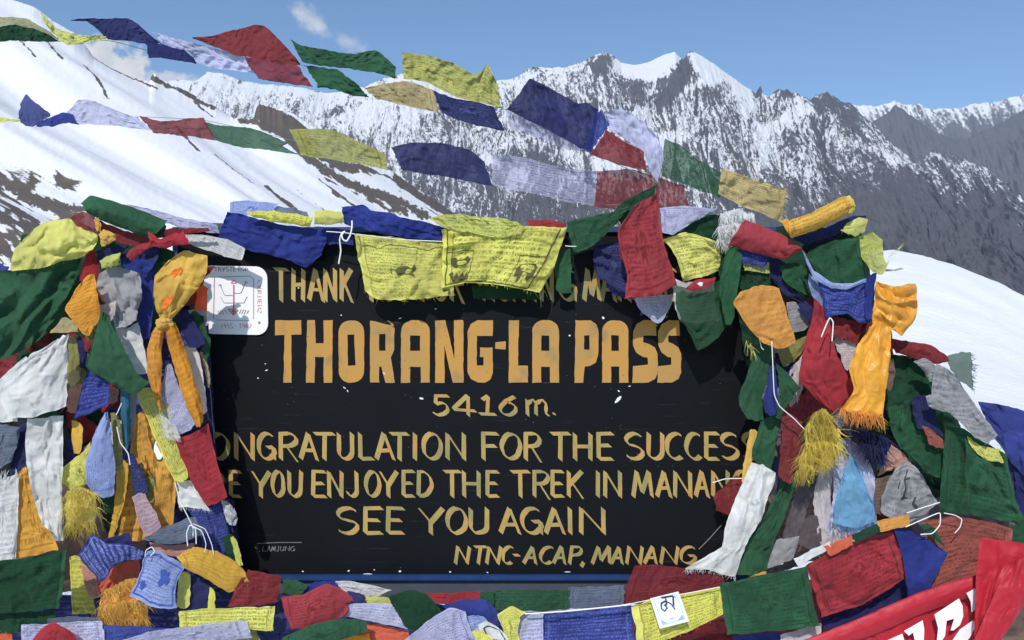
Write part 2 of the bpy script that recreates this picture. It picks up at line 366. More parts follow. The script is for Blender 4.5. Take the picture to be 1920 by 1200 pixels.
m_ground = rock_snow('ground_snow', (.10, .09, .08), (.2, .18, .16), (.80, .805, .825), 3.0, lo=.3, hi=.6, bump=.25)
o = link('ground', grid_mesh('ground', G, {'snow': 1-dirt}), m_ground); props(o, 'snow covered ground rising to a rounded knoll behind the sign', 'ground', kind='structure')
# the valley floor that the far slopes run down into
n = 60
gx, gy = np.meshgrid(np.linspace(-12000, 12000, n), np.linspace(70, 14000, n))
gz = -60-gy*.02+(fbm(gx/900, gy/900, 421, 4)-.5)*120-np.clip(gy-300, 0, 800)*.25
o = link('valley_floor', grid_mesh('valley_floor', np.stack([gx, gy, gz], -1), {'snow': gx*0+.1}), m_massif); props(o, 'grey valley floor far below the pass', 'terrain', kind='structure')
# ---------------------------------------------------------------- the sign board
BD = 2.20                                            # distance of the board's painted face
def B2(px, py, off=0.0): return P(px, py, BD) if not off else (P(px, py, BD)[0], BD-off, P(px, py, BD)[2])
sign = bpy.data.objects.new('sign_board', None); COL.objects.link(sign); sign.location = (0, BD+.02, .6)
props(sign, 'black painted sign board with gold hand lettering and a blue frame', 'sign')
def board_paint():
    m, t = mat_new('black_board_paint')
    tc = t.n('ShaderNodeTexCoord').outputs['Object']
    n1 = t.noise(tc, 6, 5, .6); n2 = t.noise(tc, 120, 2, .5)
    vo = t.n('ShaderNodeTexVoronoi', i_Vector=tc, i_Scale=24.0); vo2 = t.n('ShaderNodeTexVoronoi', i_Vector=tc, i_Scale=60.0)
    sp = t.m('MULTIPLY', t.ss(vo.outputs['Distance'], .03, .05, .55, 0), t.m('GREATER_THAN', t.noise(tc, 17, 1), .60))
    sp2 = t.m('MULTIPLY', t.ss(vo2.outputs['Distance'], .05, .09, .5, 0), t.m('GREATER_THAN', t.noise(tc, 9, 2), .60))
    mp = t.n('ShaderNodeMapping', i_Vector=tc); mp.inputs['Scale'].default_value = (3, 1, 60)
    scr = t.m('MULTIPLY', t.ss(t.noise(mp, 1.5, 4, .7), .62, .76), .12)
    base = t.mix(n1, (.003, .0034, .005), (.0065, .0075, .010))
    c = t.mix(t.m('MAXIMUM', t.m('MAXIMUM', sp, sp2), scr, clamp=True), base, (.16, .17, .19))
    b = t.n('ShaderNodeBsdfPrincipled', i_Base_Color=c, i_Roughness=t.ss(n1, .3, .7, .55, .7), i_Specular_IOR_Level=.12)
    bp = t.n('ShaderNodeBump', i_Height=t.m('ADD', n2, t.m('MULTIPLY', n1, 2.0)), i_Strength=.25); bp.inputs['Distance'].default_value = .002
    t.put(b.inputs['Normal'], bp); out(t, b); return m
m_board = board_paint()
m_blue = plain('blue_frame_paint', (.008, .040, .145), .5, .35, 30, .5, bump=.3)
m_steel = plain('grey_blue_primer', (.055, .065, .085), .6, .3, 14, .4, bump=.3)
L, T_, R_, Bt = 336, 436, 1446, 1076
mb = MB(); mb.box((B2(L, 0)[0], BD, B2(0, Bt)[2]), (B2(R_, 0)[0], BD+.018, B2(0, T_)[2])); mb.build('panel', m_board, sign)
x0, x1, z0, z1 = B2(L, 0)[0], B2(R_, 0)[0], B2(0, Bt)[2], B2(0, T_)[2]
mb = MB(); fw = .014
mb.box((x0-fw, BD-.012, z0-fw), (x1+fw, BD+.026, z0-.0005)); mb.box((x0-fw, BD-.012, z1+.0005), (x1+fw, BD+.026, z1+fw))
mb.box((x0-fw, BD-.011, z0), (x0-.0005, BD+.026, z1)); mb.box((x1+.0005, BD-.011, z0), (x1+fw, BD+.026, z1)); mb.build('frame', m_blue, sign)
mb = MB(); mb.box((x0, BD+.004, z0-.085), (x1, BD+.03, z0-fw-.001)); mb.build('lower_rail', m_steel, sign)
for xx in (x0+.05, x1-.09):
    mb = MB(); mb.box((xx, BD+.032, -.35), (xx+.06, BD+.09, z1+.03)); mb.build('post', m_steel, sign)

# lettering painted with a broad flat brush: glyph strokes in a unit box (x right, y up)
def arc(cx, cy, rx, ry, a0, a1, n=10): return [(cx+rx*math.cos(R(a0+(a1-a0)*i/n)), cy+ry*math.sin(R(a0+(a1-a0)*i/n))) for i in range(n+1)]
GL = {'A': [[(0, 0), (.46, 1)], [(.46, 1), (1, -.06)], [(.2, .33), (.8, .33)]], 'B': [[(.1, 0), (.1, 1)]], 'C': [arc(.6, .5, .6, .5, 55, 305, 14)], 'D': [[(.08, 1), (.08, 0)], [(.08, 1)]+arc(.2, .5, .8, .5, 80, -80, 12)+[(.08, 0)]],
      'E': [[(.1, 1), (.1, 0)], [(.1, 1), (1, 1)], [(.1, .52), (.85, .52)], [(.1, 0), (1, 0)]], 'F': [[(.1, 1), (.1, -.03)], [(.1, 1), (1, 1)], [(.1, .5), (.85, .5)]],
      'G': [arc(.55, .5, .55, .5, 50, 330, 16)+[(1, .44)], [(.55, .46), (1.02, .46)], [(1.0, .46), (1.0, -.02)]], 'H': [[(.06, 1), (.06, -.03)], [(.94, 1), (.94, -.03)], [(.06, .5), (.94, .5)]],
      'I': [[(.5, 1), (.5, -.03)]], 'J': [[(.75, 1), (.75, .25)]+arc(.4, .22, .35, .22, 0, -170, 8)], 'K': [[(.08, 1), (.08, -.03)], [(.92, 1), (.12, .45)], [(.3, .55), (1.02, -.1)]], 'L': [[(.1, 1), (.1, 0)], [(.1, 0), (1, .02)]],
      'M': [[(.0, -.02), (.2, 1)], [(.2, 1), (.5, .15)], [(.5, .15), (.85, 1)], [(.85, 1), (1, -.02)]], 'N': [[(.06, -.02), (.06, 1)], [(.06, 1), (.94, 0)], [(.94, 1), (.94, -.04)]], 'O': [arc(.5, .5, .5, .5, 90, 450, 22)],
      'P': [[(.1, 1), (.1, -.03)], [(.1, 1), (.5, 1)]+arc(.5, .75, .45, .25, 90, -90, 8)+[(.1, .5)]], 'R': [[(.1, 1), (.1, -.03)], [(.1, 1), (.5, 1)]+arc(.5, .75, .45, .25, 90, -90, 8)+[(.1, .5)], [(.42, .5), (1.06, -.14)]],
      'S': [arc(.5, .76, .44, .24, 30, 255, 10)+arc(.48, .25, .47, .25, 75, -150, 10)], 'T': [[(0, 1), (1, 1)], [(.5, 1), (.5, -.04)]], 'U': [[(.06, 1), (.06, .35)]+arc(.5, .3, .44, .3, 180, 360, 10)+[(.94, 1)]],
      'V': [[(0, 1), (.5, 0)], [(.5, 0), (1, 1)]], 'Y': [[(0, 1), (.5, .45)], [(1, 1), (.5, .42)], [(.5, .45), (.5, -.04)]], '-': [[(0, .5), (1, .5)]], '.': [[(.3, .08), (.7, .02)]], ',': [[(.4, .08), (.1, -.2)]],
      '5': [[(.95, 1), (.18, 1)], [(.18, 1), (.14, .58)], [(.14, .58)]+arc(.44, .31, .50, .31, 95, -150, 14)], '4': [[(.62, 1), (.02, .34)], [(.0, .3), (1.0, .22)], [(.66, 1), (.66, -.05)]], '1': [[(.2, .8), (.55, 1)], [(.55, 1), (.5, .05)], [(.05, .04), (1, .04)]],
      '6': [[(.9, .95), (.35, .72)]+arc(.5, .32, .48, .32, 150, 452, 18)], 'm': [[(.08, .78), (.12, -.02)], [(.1, .6), (.34, .8), (.46, .6), (.46, .0)], [(.46, .6), (.72, .8), (.86, .6), (.86, .08), (1.0, -.08)]],
      '9': [arc(.5, .68, .45, .32, 0, 360, 14), [(.95, .68), (.6, 0)]], '8': [arc(.5, .75, .36, .25, 0, 360, 12), arc(.5, .26, .46, .26, 0, 360, 12)], '2': [arc(.5, .72, .45, .28, 160, -30, 10)+[(.05, 0), (1, 0)]], '3': [arc(.45, .75, .4, .25, 140, -80, 8)+arc(.45, .26, .48, .26, 80, -140, 10)]}
_off = [0]
def brush(mb, path, toW, wid, ang, thin=.26):
    """sweep a flat nib of width wid held at ang along a path of photograph pixels; toW(px, py, lift) gives the point on the surface"""
    n = Vector((math.cos(R(ang)), math.sin(R(ang)))); _off[0] += 1; lift = .0008+.00006*(_off[0] % 9)
    p = [Vector(q) for q in path]
    if len(p) < 2: return
    fine = [p[0]]
    for a, b in zip(p[:-1], p[1:]):
        k = max(1, int((b-a).length/6)); fine += [a+(b-a)*(i/k) for i in range(1, k+1)]
    k0 = len(mb.v)
    for i, q in enumerate(fine):
        d = (fine[min(i+1, len(fine)-1)]-fine[max(i-1, 0)]).normalized(); nn = Vector((-d.y, d.x))
        dn = n.dot(nn); hw = wid*.5*max(abs(dn), thin); e = nn*hw
        if i in (0, len(fine)-1): e = e+d*(hw*max(-1.1, min(1.1, n.dot(d)/(dn if abs(dn) > .05 else math.copysign(.05, dn)))))
        j = 1+.10*(vn(q.x/7, q.y/7, 3)-.5)
        mb.v += [tuple(toW(q.x-e.x*j, q.y-e.y*j, lift)), tuple(toW(q.x+e.x*j, q.y+e.y*j, lift))]
    for i in range(len(fine)-1): mb.f.append([k0+2*i, k0+2*i+1, k0+2*i+3, k0+2*i+2])
def letters(spec, ytop, ybot, toW, wid, ang=38, slant=0.0, mb=None, tilt=0.0):
    mb = mb or MB(); h = ybot-ytop
    for ch, xa, xb in spec:
        for st in GL[ch]:
            path = []
            for gx, gy in st:
                x = xa+(xb-xa)*gx; y = ybot-h*gy; x += slant*(gy-.5)*h; y += tilt*(x-960)
                path.append((x+(vn(x/9, y/9, 5)-.5)*1.6, y+(vn(x/9, y/9, 9)-.5)*1.6))
            brush(mb, path, toW, wid, ang)
    return mb
def gold(name, a, b, c_, sc):
    m, t = mat_new(name)
    tc = t.n('ShaderNodeTexCoord').outputs['Object']
    mp = t.n('ShaderNodeMapping', i_Vector=tc); mp.inputs['Scale'].default_value = (1.6, 1, .7)
    n1 = t.noise(mp, sc, 3, .5); n2 = t.noise(tc, 90, 4, .65)
    c = t.mix(t.ss(n1, .38, .66), a, b); c = t.mix(t.ss(t.noise(tc, sc*1.9, 2), .55, .72), c, c_)
    c = t.mix(t.ss(n2, .63, .72, 0, .75), c, (.05, .045, .03))
    b = t.n('ShaderNodeBsdfPrincipled', i_Base_Color=c, i_Roughness=.55, i_Specular_IOR_Level=.3)
    out(t, b); return m
m_gold = gold('gold_title_paint', (.46, .235, .052), (.40, .225, .064), (.30, .195, .075), 7)
m_gold2 = gold('gold_brush_paint', (.41, .275, .085), (.25, .215, .085), (.45, .225, .07), 13)
bw = lambda x, y, l=.001: (P(x, y, BD)[0], BD-l, P(x, y, BD)[2])
def sp(s): 
    o = []
    for q in s.split():
        ch, a, b = q.split(':') if not q.startswith(':') else (':',)+tuple(q[2:].split(':')); o.append((ch, float(a), float(b)))
    return o
lines = [
 ('T:514:540 H:549:570 A:580:606 N:609:630 K:639:660 Y:682:712 O:716:738 U:743:765 F:790:808 O:813:837 R:844:868 V:895:917 I:918:930 S:934:954 I:958:968 T:970:994 I:996:1008 N:1014:1036 G:1048:1078 M:1095:1124 A:1128:1154 N:1160:1182 A:1188:1212 N:1218:1240 G:1246:1270', 505, 562, 10.4, 40, 0),
 ('5:812:842 4:850:892 1:897:930 6:938:968 m:984:1030 .:1032:1046', 742, 778, 9.0, 40, 0),
 ('C:352:386 O:394:428 N:441:476 G:485:514 R:523:557 A:564:595 T:590:627 U:634:662 L:673:700 A:706:738 T:732:766 I:770:786 O:794:826 N:837:872 F:903:934 O:941:975 R:983:1013 T:1034:1068 H:1076:1109 E:1119:1149 S:1172:1206 U:1214:1243 C:1250:1279 C:1287:1314 E:1321:1347 S:1352:1384 S:1392:1424', 813, 860, 10.8, 40, 0),
 ('H:320:345 O:352:378 P:392:418 E:431:451 Y:473:506 O:511:532 U:541:566 E:585:611 N:616:642 J:650:675 O:686:711 Y:713:744 E:754:776 D:783:809 T:833:863 H:868:900 E:912:934 T:959:992 R:999:1029 E:1034:1056 K:1064:1093 I:1114:1128 N:1133:1164 M:1187:1222 A:1232:1258 N:1264:1296 A:1304:1328 N:1335:1366 G:1376:1402', 884, 930, 10.0, 40, 0),
 ('S:632:672 E:682:716 E:725:757 Y:785:831 O:839:874 U:881:915 A:938:975 G:979:1014 A:1023:1058 I:1062:1076 N:1087:1134', 953, 999, 11.0, 40, 0),
 ('N:855:880 T:887:911 N:914:938 C:943:962 -:963:974 A:985:1008 C:1014:1036 A:1040:1062 P:1068:1090 ,:1092:1102 M:1113:1145 A:1148:1170 N:1176:1204 A:1210:1234 N:1240:1271 G:1277:1304', 1025, 1056, 8.0, 40, .16)]
for s, y0, y1, wd, an, sl_ in lines:
    words_ = [[]]
    for q in sp(s):
        if words_[-1] and q[1]-words_[-1][-1][2] > 13: words_.append([])
        words_[-1].append(q)
    for q in words_: letters(q, y0, y1, bw, wd, an, sl_).build('lettering', m_gold2, sign)
m_white = plain('chalk_white_paint', (.17, .175, .18), .7, .4, 60)
mb = letters(sp(',:486:491 L:492:499 A:501:508 M:509:517 J:519:524 U:526:533 N:535:543 G:545:553'), 1024, 1033, bw, 1.6, 40, .2)
brush(mb, [(482, 1019), (520, 1017), (566, 1017)], bw, 1.3, 80); brush(mb, [(478, 1026), (484, 1029)], bw, 1.6, 30)
mb.build('signature', m_white, sign)
# block capitals of the title
def rr(x0, y0, x1, y1, r, corners='abcd', n=6):
    """rounded rectangle, y up; corners a bl, b br, c tr, d tl"""
    o = []
    for k, (cx, cy, a) in zip('abcd', ((x0+r, y0+r, 180), (x1-r, y0+r, 270), (x1-r, y1-r, 0), (x0+r, y1-r, 90))):
        if k in corners: o += [(cx+r*math.cos(R(a+90*i/n)), cy+r*math.sin(R(a+90*i/n))) for i in range(n+1)]
        else: o.append({'a': (x0, y0), 'b': (x1, y0), 'c': (x1, y1), 'd': (x0, y1)}[k])
    return o
def title(ch, w_):
    """glyph of height 117 and width w_, in pixels, as polygons (outer, hole)"""
    H = 117.; s = 17.
    if ch == 'T': return [([(0, 89), (0, 117), (w_, 117), (w_, 90), (w_*.62, 90), (w_*.63, 0), (w_*.32, 0), (w_*.36, 89)], None)]
    if ch == 'H': return [([(0, 0), (2, 117), (s, 117), (s+1, 74), (w_-s, 74), (w_-s, 117), (w_, 117), (w_-1, 0), (w_-s, 0), (w_-s, 48), (s, 48), (s-1, 0)], None)]
    if ch == 'O': return [(rr(0, 0, w_, 117, 22), [(s, 32), (w_-s+1, 32), (w_-s-2, 90), (s, 90)])]
    if ch == 'R': return [([(0, 0), (0, 117)]+rr(0, 48, w_, 117, 15, 'bc')[9:15]+[(w_, 102), (w_-1, 62), (w_-7, 47), (w_, 0), (w_-s, 0), (w_-s-8, 30), (s, 30), (s, 0)], [(s, 60), (w_-s, 60), (w_-s, 91), (s, 91)])]
    if ch == 'A': return [(rr(0, 0, w_, 117, 21, 'cd')[:2]+rr(0, 0, w_, 117, 21, 'cd')[2:]+[(0, 0), (s, 0), (s, 30), (w_-s, 30), (w_-s, 0)], [(s, 60), (w_-s-1, 60), (w_-s-1, 88), (s, 89)])]
    if ch == 'N': return [([(0, 0), (0, 117), (s+2, 117), (w_-s, 44), (w_-s-1, 117), (w_, 117), (w_, 0), (w_-s-3, 0), (s, 70), (s+1, 0)], None)]
    if ch == 'G': return [([(w_, 88), (w_, 117), (18, 117), (6, 110), (0, 96), (0, 20), (6, 7), (20, 0), (w_-14, 0), (w_-4, 6), (w_, 18), (w_, 66), (w_-24, 66), (w_-24, 48), (w_-s, 48), (w_-s, 32), (s, 32), (s, 88)], None)]
    if ch == '-': return [([(0, 64), (0, 76), (w_, 78), (w_, 62)], None)]
    if ch == 'L': return [([(0, 0), (0, 117), (s+2, 117), (s, 32), (w_, 32), (w_, 0)], None)]
    if ch == 'P': return [([(0, 0), (2, 117), (w_-15, 117), (w_-4, 110), (w_, 98), (w_, 52), (w_-5, 38), (w_-16, 31), (s+2, 30), (s, 0)], [(s+1, 62), (w_-s, 61), (w_-s, 89), (s+1, 89)])]
    if ch == 'S': return [([(w_-2, 88), (w_-4, 117), (20, 117), (7, 110), (0, 96), (0, 70), (6, 57), (18, 48), (w_-19, 47), (w_-18, 34), (0, 31), (-2, 0), (w_-18, 0), (w_-5, 7), (w_, 20), (w_, 54), (w_-5, 66), (w_-16, 73), (19, 76), (19, 88)], None)]
mb = MB()
for ch, xa, xb in sp('T:516:565 H:574:624 O:635:683 R:694:740 A:752:806 N:816:869 G:877:924 -:929:948 L:954:990 A:998:1048 P:1077:1122 A:1129:1178 S:1187:1233 S:1234:1277'):
    for outer, hole in title(ch, xb-xa):
        f = lambda q: bw(xa+q[0]+(vn(q[0]/9+xa, q[1]/9, 3)-.5)*1.2, 717.5-q[1]+(vn(q[0]/9+xa, q[1]/9, 4)-.5)*1.2, .0009)
        def dens(lp):
            o = []
            for a, b in zip(lp, lp[1:]+lp[:1]):
                k = max(1, int(math.hypot(b[0]-a[0], b[1]-a[1])/7)); o += [(a[0]+(b[0]-a[0])*i/k, a[1]+(b[1]-a[1])*i/k) for i in range(k)]
            return o
        lo = [dens(outer)]+([dens(hole)] if hole else []); k0 = len(mb.v); mb.v += [f(q) for l in lo for q in l]
        mb.f += [[k0+i for i in t_] for t_ in tessellate_polygon([[Vector((q[0], q[1], 0)) for q in l] for l in lo])]
mb.build('title_lettering', m_gold, sign)
# chipped paint showing pale
mb = MB(); rnd = random.Random(4)
def chip(x, y, a, b, rot):
    o = [(x+math.cos(t)*a*rnd.uniform(.7, 1.1)*math.cos(rot)-math.sin(t)*b*math.sin(rot), y+math.cos(t)*a*math.sin(rot)+math.sin(t)*b*rnd.uniform(.7, 1.1)*math.cos(rot)) for t in [2*math.pi*i/9 for i in range(9)]]
    mb.poly([bw(px_, py_, .0016) for px_, py_ in o])
for c in [(1159, 749, 9.5, 3.2, -.75), (1160, 733, 2.5, 1.2, .6), (790, 747, 4, 2.2, .1), (720, 700, 3, 1.2, .7), (1131, 596, 3, 2, .5), (568, 1071, 2, 1.6, 0), (654, 1070, 2.5, 1.4, -.4), (750, 1071, 2.6, 2, 0), (690, 1076, 9, 1.2, 0), (844, 1072, 2, 1.6, 0), (914, 1073, 1.6, 1.2, 0),
          (1064, 1072, 6, 1, 0), (702, 1068, 1.6, 1, 0), (484, 709, 2, 1, 0), (500, 694, 3, 1, -.3), (1180, 724, 2.5, 1, -.2), (1068, 629, 2, 1.6, .4), (498, 682, 1.4, 1, 0), (646, 727, 3, 1, .6), (652, 733, 2.6, .8, 1), (817, 579, 1.6, 1, 0), (750, 597, 3.5, .8, -.2), (640, 591, 1.4, 1, 0), (560, 540, 1.6, 1, 0)]: chip(*c)
mb.build('paint_chips', plain('bare_pale_primer', (.72, .74, .76), .6, .1, 40), sign)

# white plate screwed on the board's upper left, drawn in red and grey
pl = bpy.data.objects.new('plaque', None); COL.objects.link(pl); pl.location = bw(440, 563, .004)
props(pl, 'white plate with a red arrow drawing on the upper left of the black board', 'plaque')
po = rr(0, 0, 1, 1, .17)
def pq(u, v): # unit square to the slightly crooked plate
    x = 378+(503-378)*u; y = 627-(627-499)*v; return x+(v-.5)*-2, y+(u-.5)*2.5
mb = MB(); fr_ = [bw(*pq(u, v), .006) for u, v in po]; bk = [bw(*pq(u, v), .002) for u, v in po]
mb.poly(fr_)
for i in range(len(po)): j = (i+1) % len(po); mb.face([fr_[i], fr_[j], bk[j], bk[i]])
mb.build('plate', plain('white_plate', (.80, .78, .80), .35, .05, 9, .5), pl)
m_red = plain('plate_red_ink', (.52, .10, .14), .6); m_ink = plain('plate_grey_ink', (.26, .22, .25), .6); m_pink = plain('plate_pink_ink', (.62, .24, .30), .6)
bp_ = lambda x, y, l: bw(x, y, .0062+l)
mb = MB()
for pth, wd in [([(440, 534), (440, 582)], 2.6), ([(435, 531), (440, 525), (445, 531)], 2), ([(435, 531), (445, 531)], 1.8), ([(430, 580), (448, 581)], 2.4), ([(430, 580), (439, 591), (448, 581)], 2.4), ([(435, 584), (444, 584)], 3), ([(439, 580), (439, 590)], 3)]: brush(mb, pth, bp_, wd, 20, .7)
mb.build('red_drawing', m_red, pl)
mb = MB()
for pth in ['414,533 422,552 424,554 438,554', '463,528 454,548 452,550 441,550', '415,557 422,568 459,568 465,556', '404,520 470,518 477,523 477,598', '404,520 402,598', '408,600 470,601', '411,536 416,533 417,538', '460,529 464,527 465,532',
            '410,582 413,590', '414,581 417,589', '418,581 421,590', '423,581 428,588', '450,588 454,580', '454,589 459,580', '459,589 463,581', '464,588 468,582']:
    brush(mb, pts(pth), bp_, 1.3, 30, .8)
mb.build('grey_drawing', m_ink, pl)
letters(sp('T:404:409 R:411:416 Y:418:423 S:425:430 T:432:437 E:439:444 R:448:453 O:455:460 P:462:467'), 502, 509, bp_, 1.6, 30, mb=(mk := MB())); mk.build('heading', m_ink, pl)
letters(sp('1:416:420 9:422:426 5:428:432 5:434:438 -:441:445 1:450:454 9:456:460 6:462:466 2:469:473'), 607, 615, bp_, 1.4, 30, mb=(mk := MB())); mk.build('date', m_pink, pl)
rot90 = lambda x, y, l: bp_(488+(y-500), 526+(x-400), l)
letters(sp('C:400:407 A:409:415 V:417:421 I:422:425 T:427:432 I:434:436 E:438:443 N:446:453 S:455:461'), 496, 504, rot90, 1.5, 30, mb=(mk := MB())); mk.build('side_lettering', m_pink, pl)
for q in [(487.5, 605), (391, 608)]:
    mk = MB(); mk.poly([bp_(q[0]+2.6*math.cos(t), q[1]+2.6*math.sin(t), .0006) for t in [i*math.pi/5 for i in range(10)]]); mk.build('screw', m_ink, pl)
# ---------------------------------------------------------------- cloth
STEP = .026                                          # one layer of cloth
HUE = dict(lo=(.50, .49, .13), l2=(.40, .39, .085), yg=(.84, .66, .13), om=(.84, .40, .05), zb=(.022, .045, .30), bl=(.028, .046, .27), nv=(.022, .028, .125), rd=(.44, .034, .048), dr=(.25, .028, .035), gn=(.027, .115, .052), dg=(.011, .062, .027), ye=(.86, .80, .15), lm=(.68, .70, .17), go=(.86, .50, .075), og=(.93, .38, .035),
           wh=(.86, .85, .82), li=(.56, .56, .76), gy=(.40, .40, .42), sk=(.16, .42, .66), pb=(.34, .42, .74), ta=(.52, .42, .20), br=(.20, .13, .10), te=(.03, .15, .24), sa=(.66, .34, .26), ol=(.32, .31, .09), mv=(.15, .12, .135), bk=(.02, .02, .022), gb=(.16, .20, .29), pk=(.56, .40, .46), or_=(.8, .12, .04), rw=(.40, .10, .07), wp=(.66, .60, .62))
INK = dict(lo=(.15, .15, .04), l2=(.13, .13, .03), zb=(.42, .46, .74), bl=(.16, .2, .5), nv=(.1, .12, .3), ye=(.16, .15, .03), lm=(.2, .2, .05), go=(.42, .13, .015), og=(.5, .12, .02), wh=(.2, .2, .3), li=(.12, .13, .3), gy=(.1, .1, .11), rd=(.16, .012, .02), dr=(.12, .01, .015), pb=(.06, .09, .35), sk=(.05, .16, .35), ta=(.2, .1, .04), pk=(.14, .06, .09), rw=(.1, .02, .02), wp=(.3, .25, .3), gn=(.008, .05, .02), dg=(.006, .035, .015))
_mc = {}
def cloth(key, rows=13, fig=True, satin=False):
    k = (key, rows, fig, satin)
    if k in _mc: return _mc[k]
    col, _, flags = key.partition('.')
    c0 = HUE[col]
    m, t = mat_new('cloth_'+key.replace('.', '_'))
    uvn = t.n('ShaderNodeUVMap', uv_map='uv'); u, v, _z = t.sep(uvn)
    rnd = t.n('ShaderNodeObjectInfo').outputs['Random']
    tc = t.n('ShaderNodeTexCoord').outputs['Object']
    seed = t.m('MULTIPLY', rnd, 40.0)
    n1 = t.noise(tc, 9, 4, .6, seed); n2 = t.noise(tc, 60, 3, .6, seed)
    c = t.mix(t.ss(n1, .3, .72), tuple(x*.70 for x in c0), tuple(min(.95, x*1.18+.008) for x in c0))
    c = t.mix(t.ss(rnd, 0, 1, 0, .36), c, tuple(min(.9, sum(c0)/3*.38+x*.72+.008) for x in c0))
    if 't' in flags or 'd' in flags:
        dense = 'd' in flags
        vv = t.m('MULTIPLY', t.m('ADD', v, t.m('MULTIPLY', t.m('SUBTRACT', t.noise(t.xyz(u, v, seed), 5, 2), .5), .02)), float(rows))
        fr = t.m('FRACT', vv); row = t.m('FLOOR', vv)
        band = t.m('MULTIPLY', t.ss(fr, .16, .30), t.ss(fr, .70, .86, 1, 0))
        gl = t.noise(t.xyz(t.m('MULTIPLY', u, 70.0), t.m('ADD', t.m('MULTIPLY', row, 5.3), t.m('MULTIPLY', fr, 1.8)), seed), 1.0, 2, .6)
        ink = t.m('MULTIPLY', band, t.ss(gl, .45, .55))
        du = t.m('ABSOLUTE', t.m('SUBTRACT', u, .5)); dvv = t.m('ABSOLUTE', t.m('SUBTRACT', v, .5))
        bx = t.m('MAXIMUM', t.m('DIVIDE', du, .40), t.m('DIVIDE', dvv, .40))
        inside = t.m('LESS_THAN', bx, .94 if not dense else 1.15)
        line = t.m('MULTIPLY', t.ss(bx, .985, 1.0), t.ss(bx, 1.03, 1.05, 1, 0))
        ink = t.m('MULTIPLY', ink, inside)
        if fig and not dense:
            rr_ = t.m('SQRT', t.m('ADD', t.m('POWER', t.m('MULTIPLY', t.m('SUBTRACT', u, .5), 5.2), 2.0), t.m('POWER', t.m('MULTIPLY', t.m('SUBTRACT', v, .5), 4.8), 2.0)))
            bl = t.m('MULTIPLY', t.ss(rr_, .7, 1.05, 1, 0), t.ss(t.noise(t.xyz(t.m('MULTIPLY', u, 13.0), t.m('MULTIPLY', v, 9.0), seed), 1.0, 3), .45, .52))
            ink = t.m('MAXIMUM', t.m('MULTIPLY', ink, t.ss(rr_, .9, 1.1)), bl)
        ink = t.m('MAXIMUM', ink, t.m('MULTIPLY', line, .8))
        ink = t.m('MULTIPLY', ink, t.ss(n1, .25, .62, .22, .72))
        c = t.mix(ink, c, INK.get(col, tuple(x*.3 for x in c0)))
    # dust and sun fading along one edge
    c = t.mix(t.ss(n2, .52, .78, 0, .32), c, tuple(min(.9, x*.7+.05) for x in c0))
    mpb = t.n('ShaderNodeMapping', i_Vector=tc); mpb.inputs['Scale'].default_value = (1, .6, .32); mpb.inputs['Rotation'].default_value = (0, .5, 0)
    bp = t.n('ShaderNodeBump', i_Height=t.m('ADD', t.noise(mpb, 40, 4, .6, seed), t.m('MULTIPLY', t.noise(tc, 320, 2, .5), .10)), i_Strength=.34); bp.inputs['Distance'].default_value = .011
    wp = t.n('ShaderNodeVectorMath', operation='ADD', i_0=mpb, i_1=t.n('ShaderNodeVectorMath', operation='SCALE', i_0=t.n('ShaderNodeTexNoise', i_Vector=tc, i_Scale=14.0, i_Detail=2.0).outputs['Color'], i_Scale=.05))
    va = t.n('ShaderNodeTexVoronoi', i_Vector=wp, i_Scale=24.0, feature='F1'); vb = t.n('ShaderNodeTexVoronoi', i_Vector=wp, i_Scale=55.0, feature='F1')
    cr = t.m('ADD', va.outputs['Distance'], t.m('MULTIPLY', vb.outputs['Distance'], .4))
    b2 = t.n('ShaderNodeBump', i_Height=cr, i_Strength=.42, i_Normal=bp); b2.inputs['Distance'].default_value = .022; bp = b2
    if satin: sh = t.n('ShaderNodeBsdfPrincipled', i_Base_Color=c, i_Roughness=.36, i_Specular_IOR_Level=.5, i_Normal=bp)
    else:
        sh = t.n('ShaderNodeBsdfPrincipled', i_Base_Color=c, i_Roughness=.82, i_Specular_IOR_Level=.18, i_Normal=bp)
        sh.inputs['Sheen Weight'].default_value = .08
    tr = t.n('ShaderNodeBsdfTranslucent', i_Color=c, i_Normal=bp)
    mx = t.n('ShaderNodeMixShader'); t.put(mx.inputs[0], .38 if not satin else .2); t.t.links.new(sh.outputs[0], mx.inputs[1]); t.t.links.new(tr.outputs[0], mx.inputs[2])
    if 's' in flags or 'S' in flags:
        tp = t.n('ShaderNodeBsdfTransparent', i_Color=tuple(min(1, x*.5+.5) for x in c0)); m2 = t.n('ShaderNodeMixShader')
        t.put(m2.inputs[0], t.ss(n1, .3, .7, *((.06, .10) if col == 'nv' else (.10, .16) if 's' in flags else (.46, .58) if col == 'li' else (.27, .37)))); t.t.links.new(mx.outputs[0], m2.inputs[1]); t.t.links.new(tp.outputs[0], m2.inputs[2]); mx = m2
    out(t, mx); _mc[k] = m; return m
SURF = {}
_seed = [0]
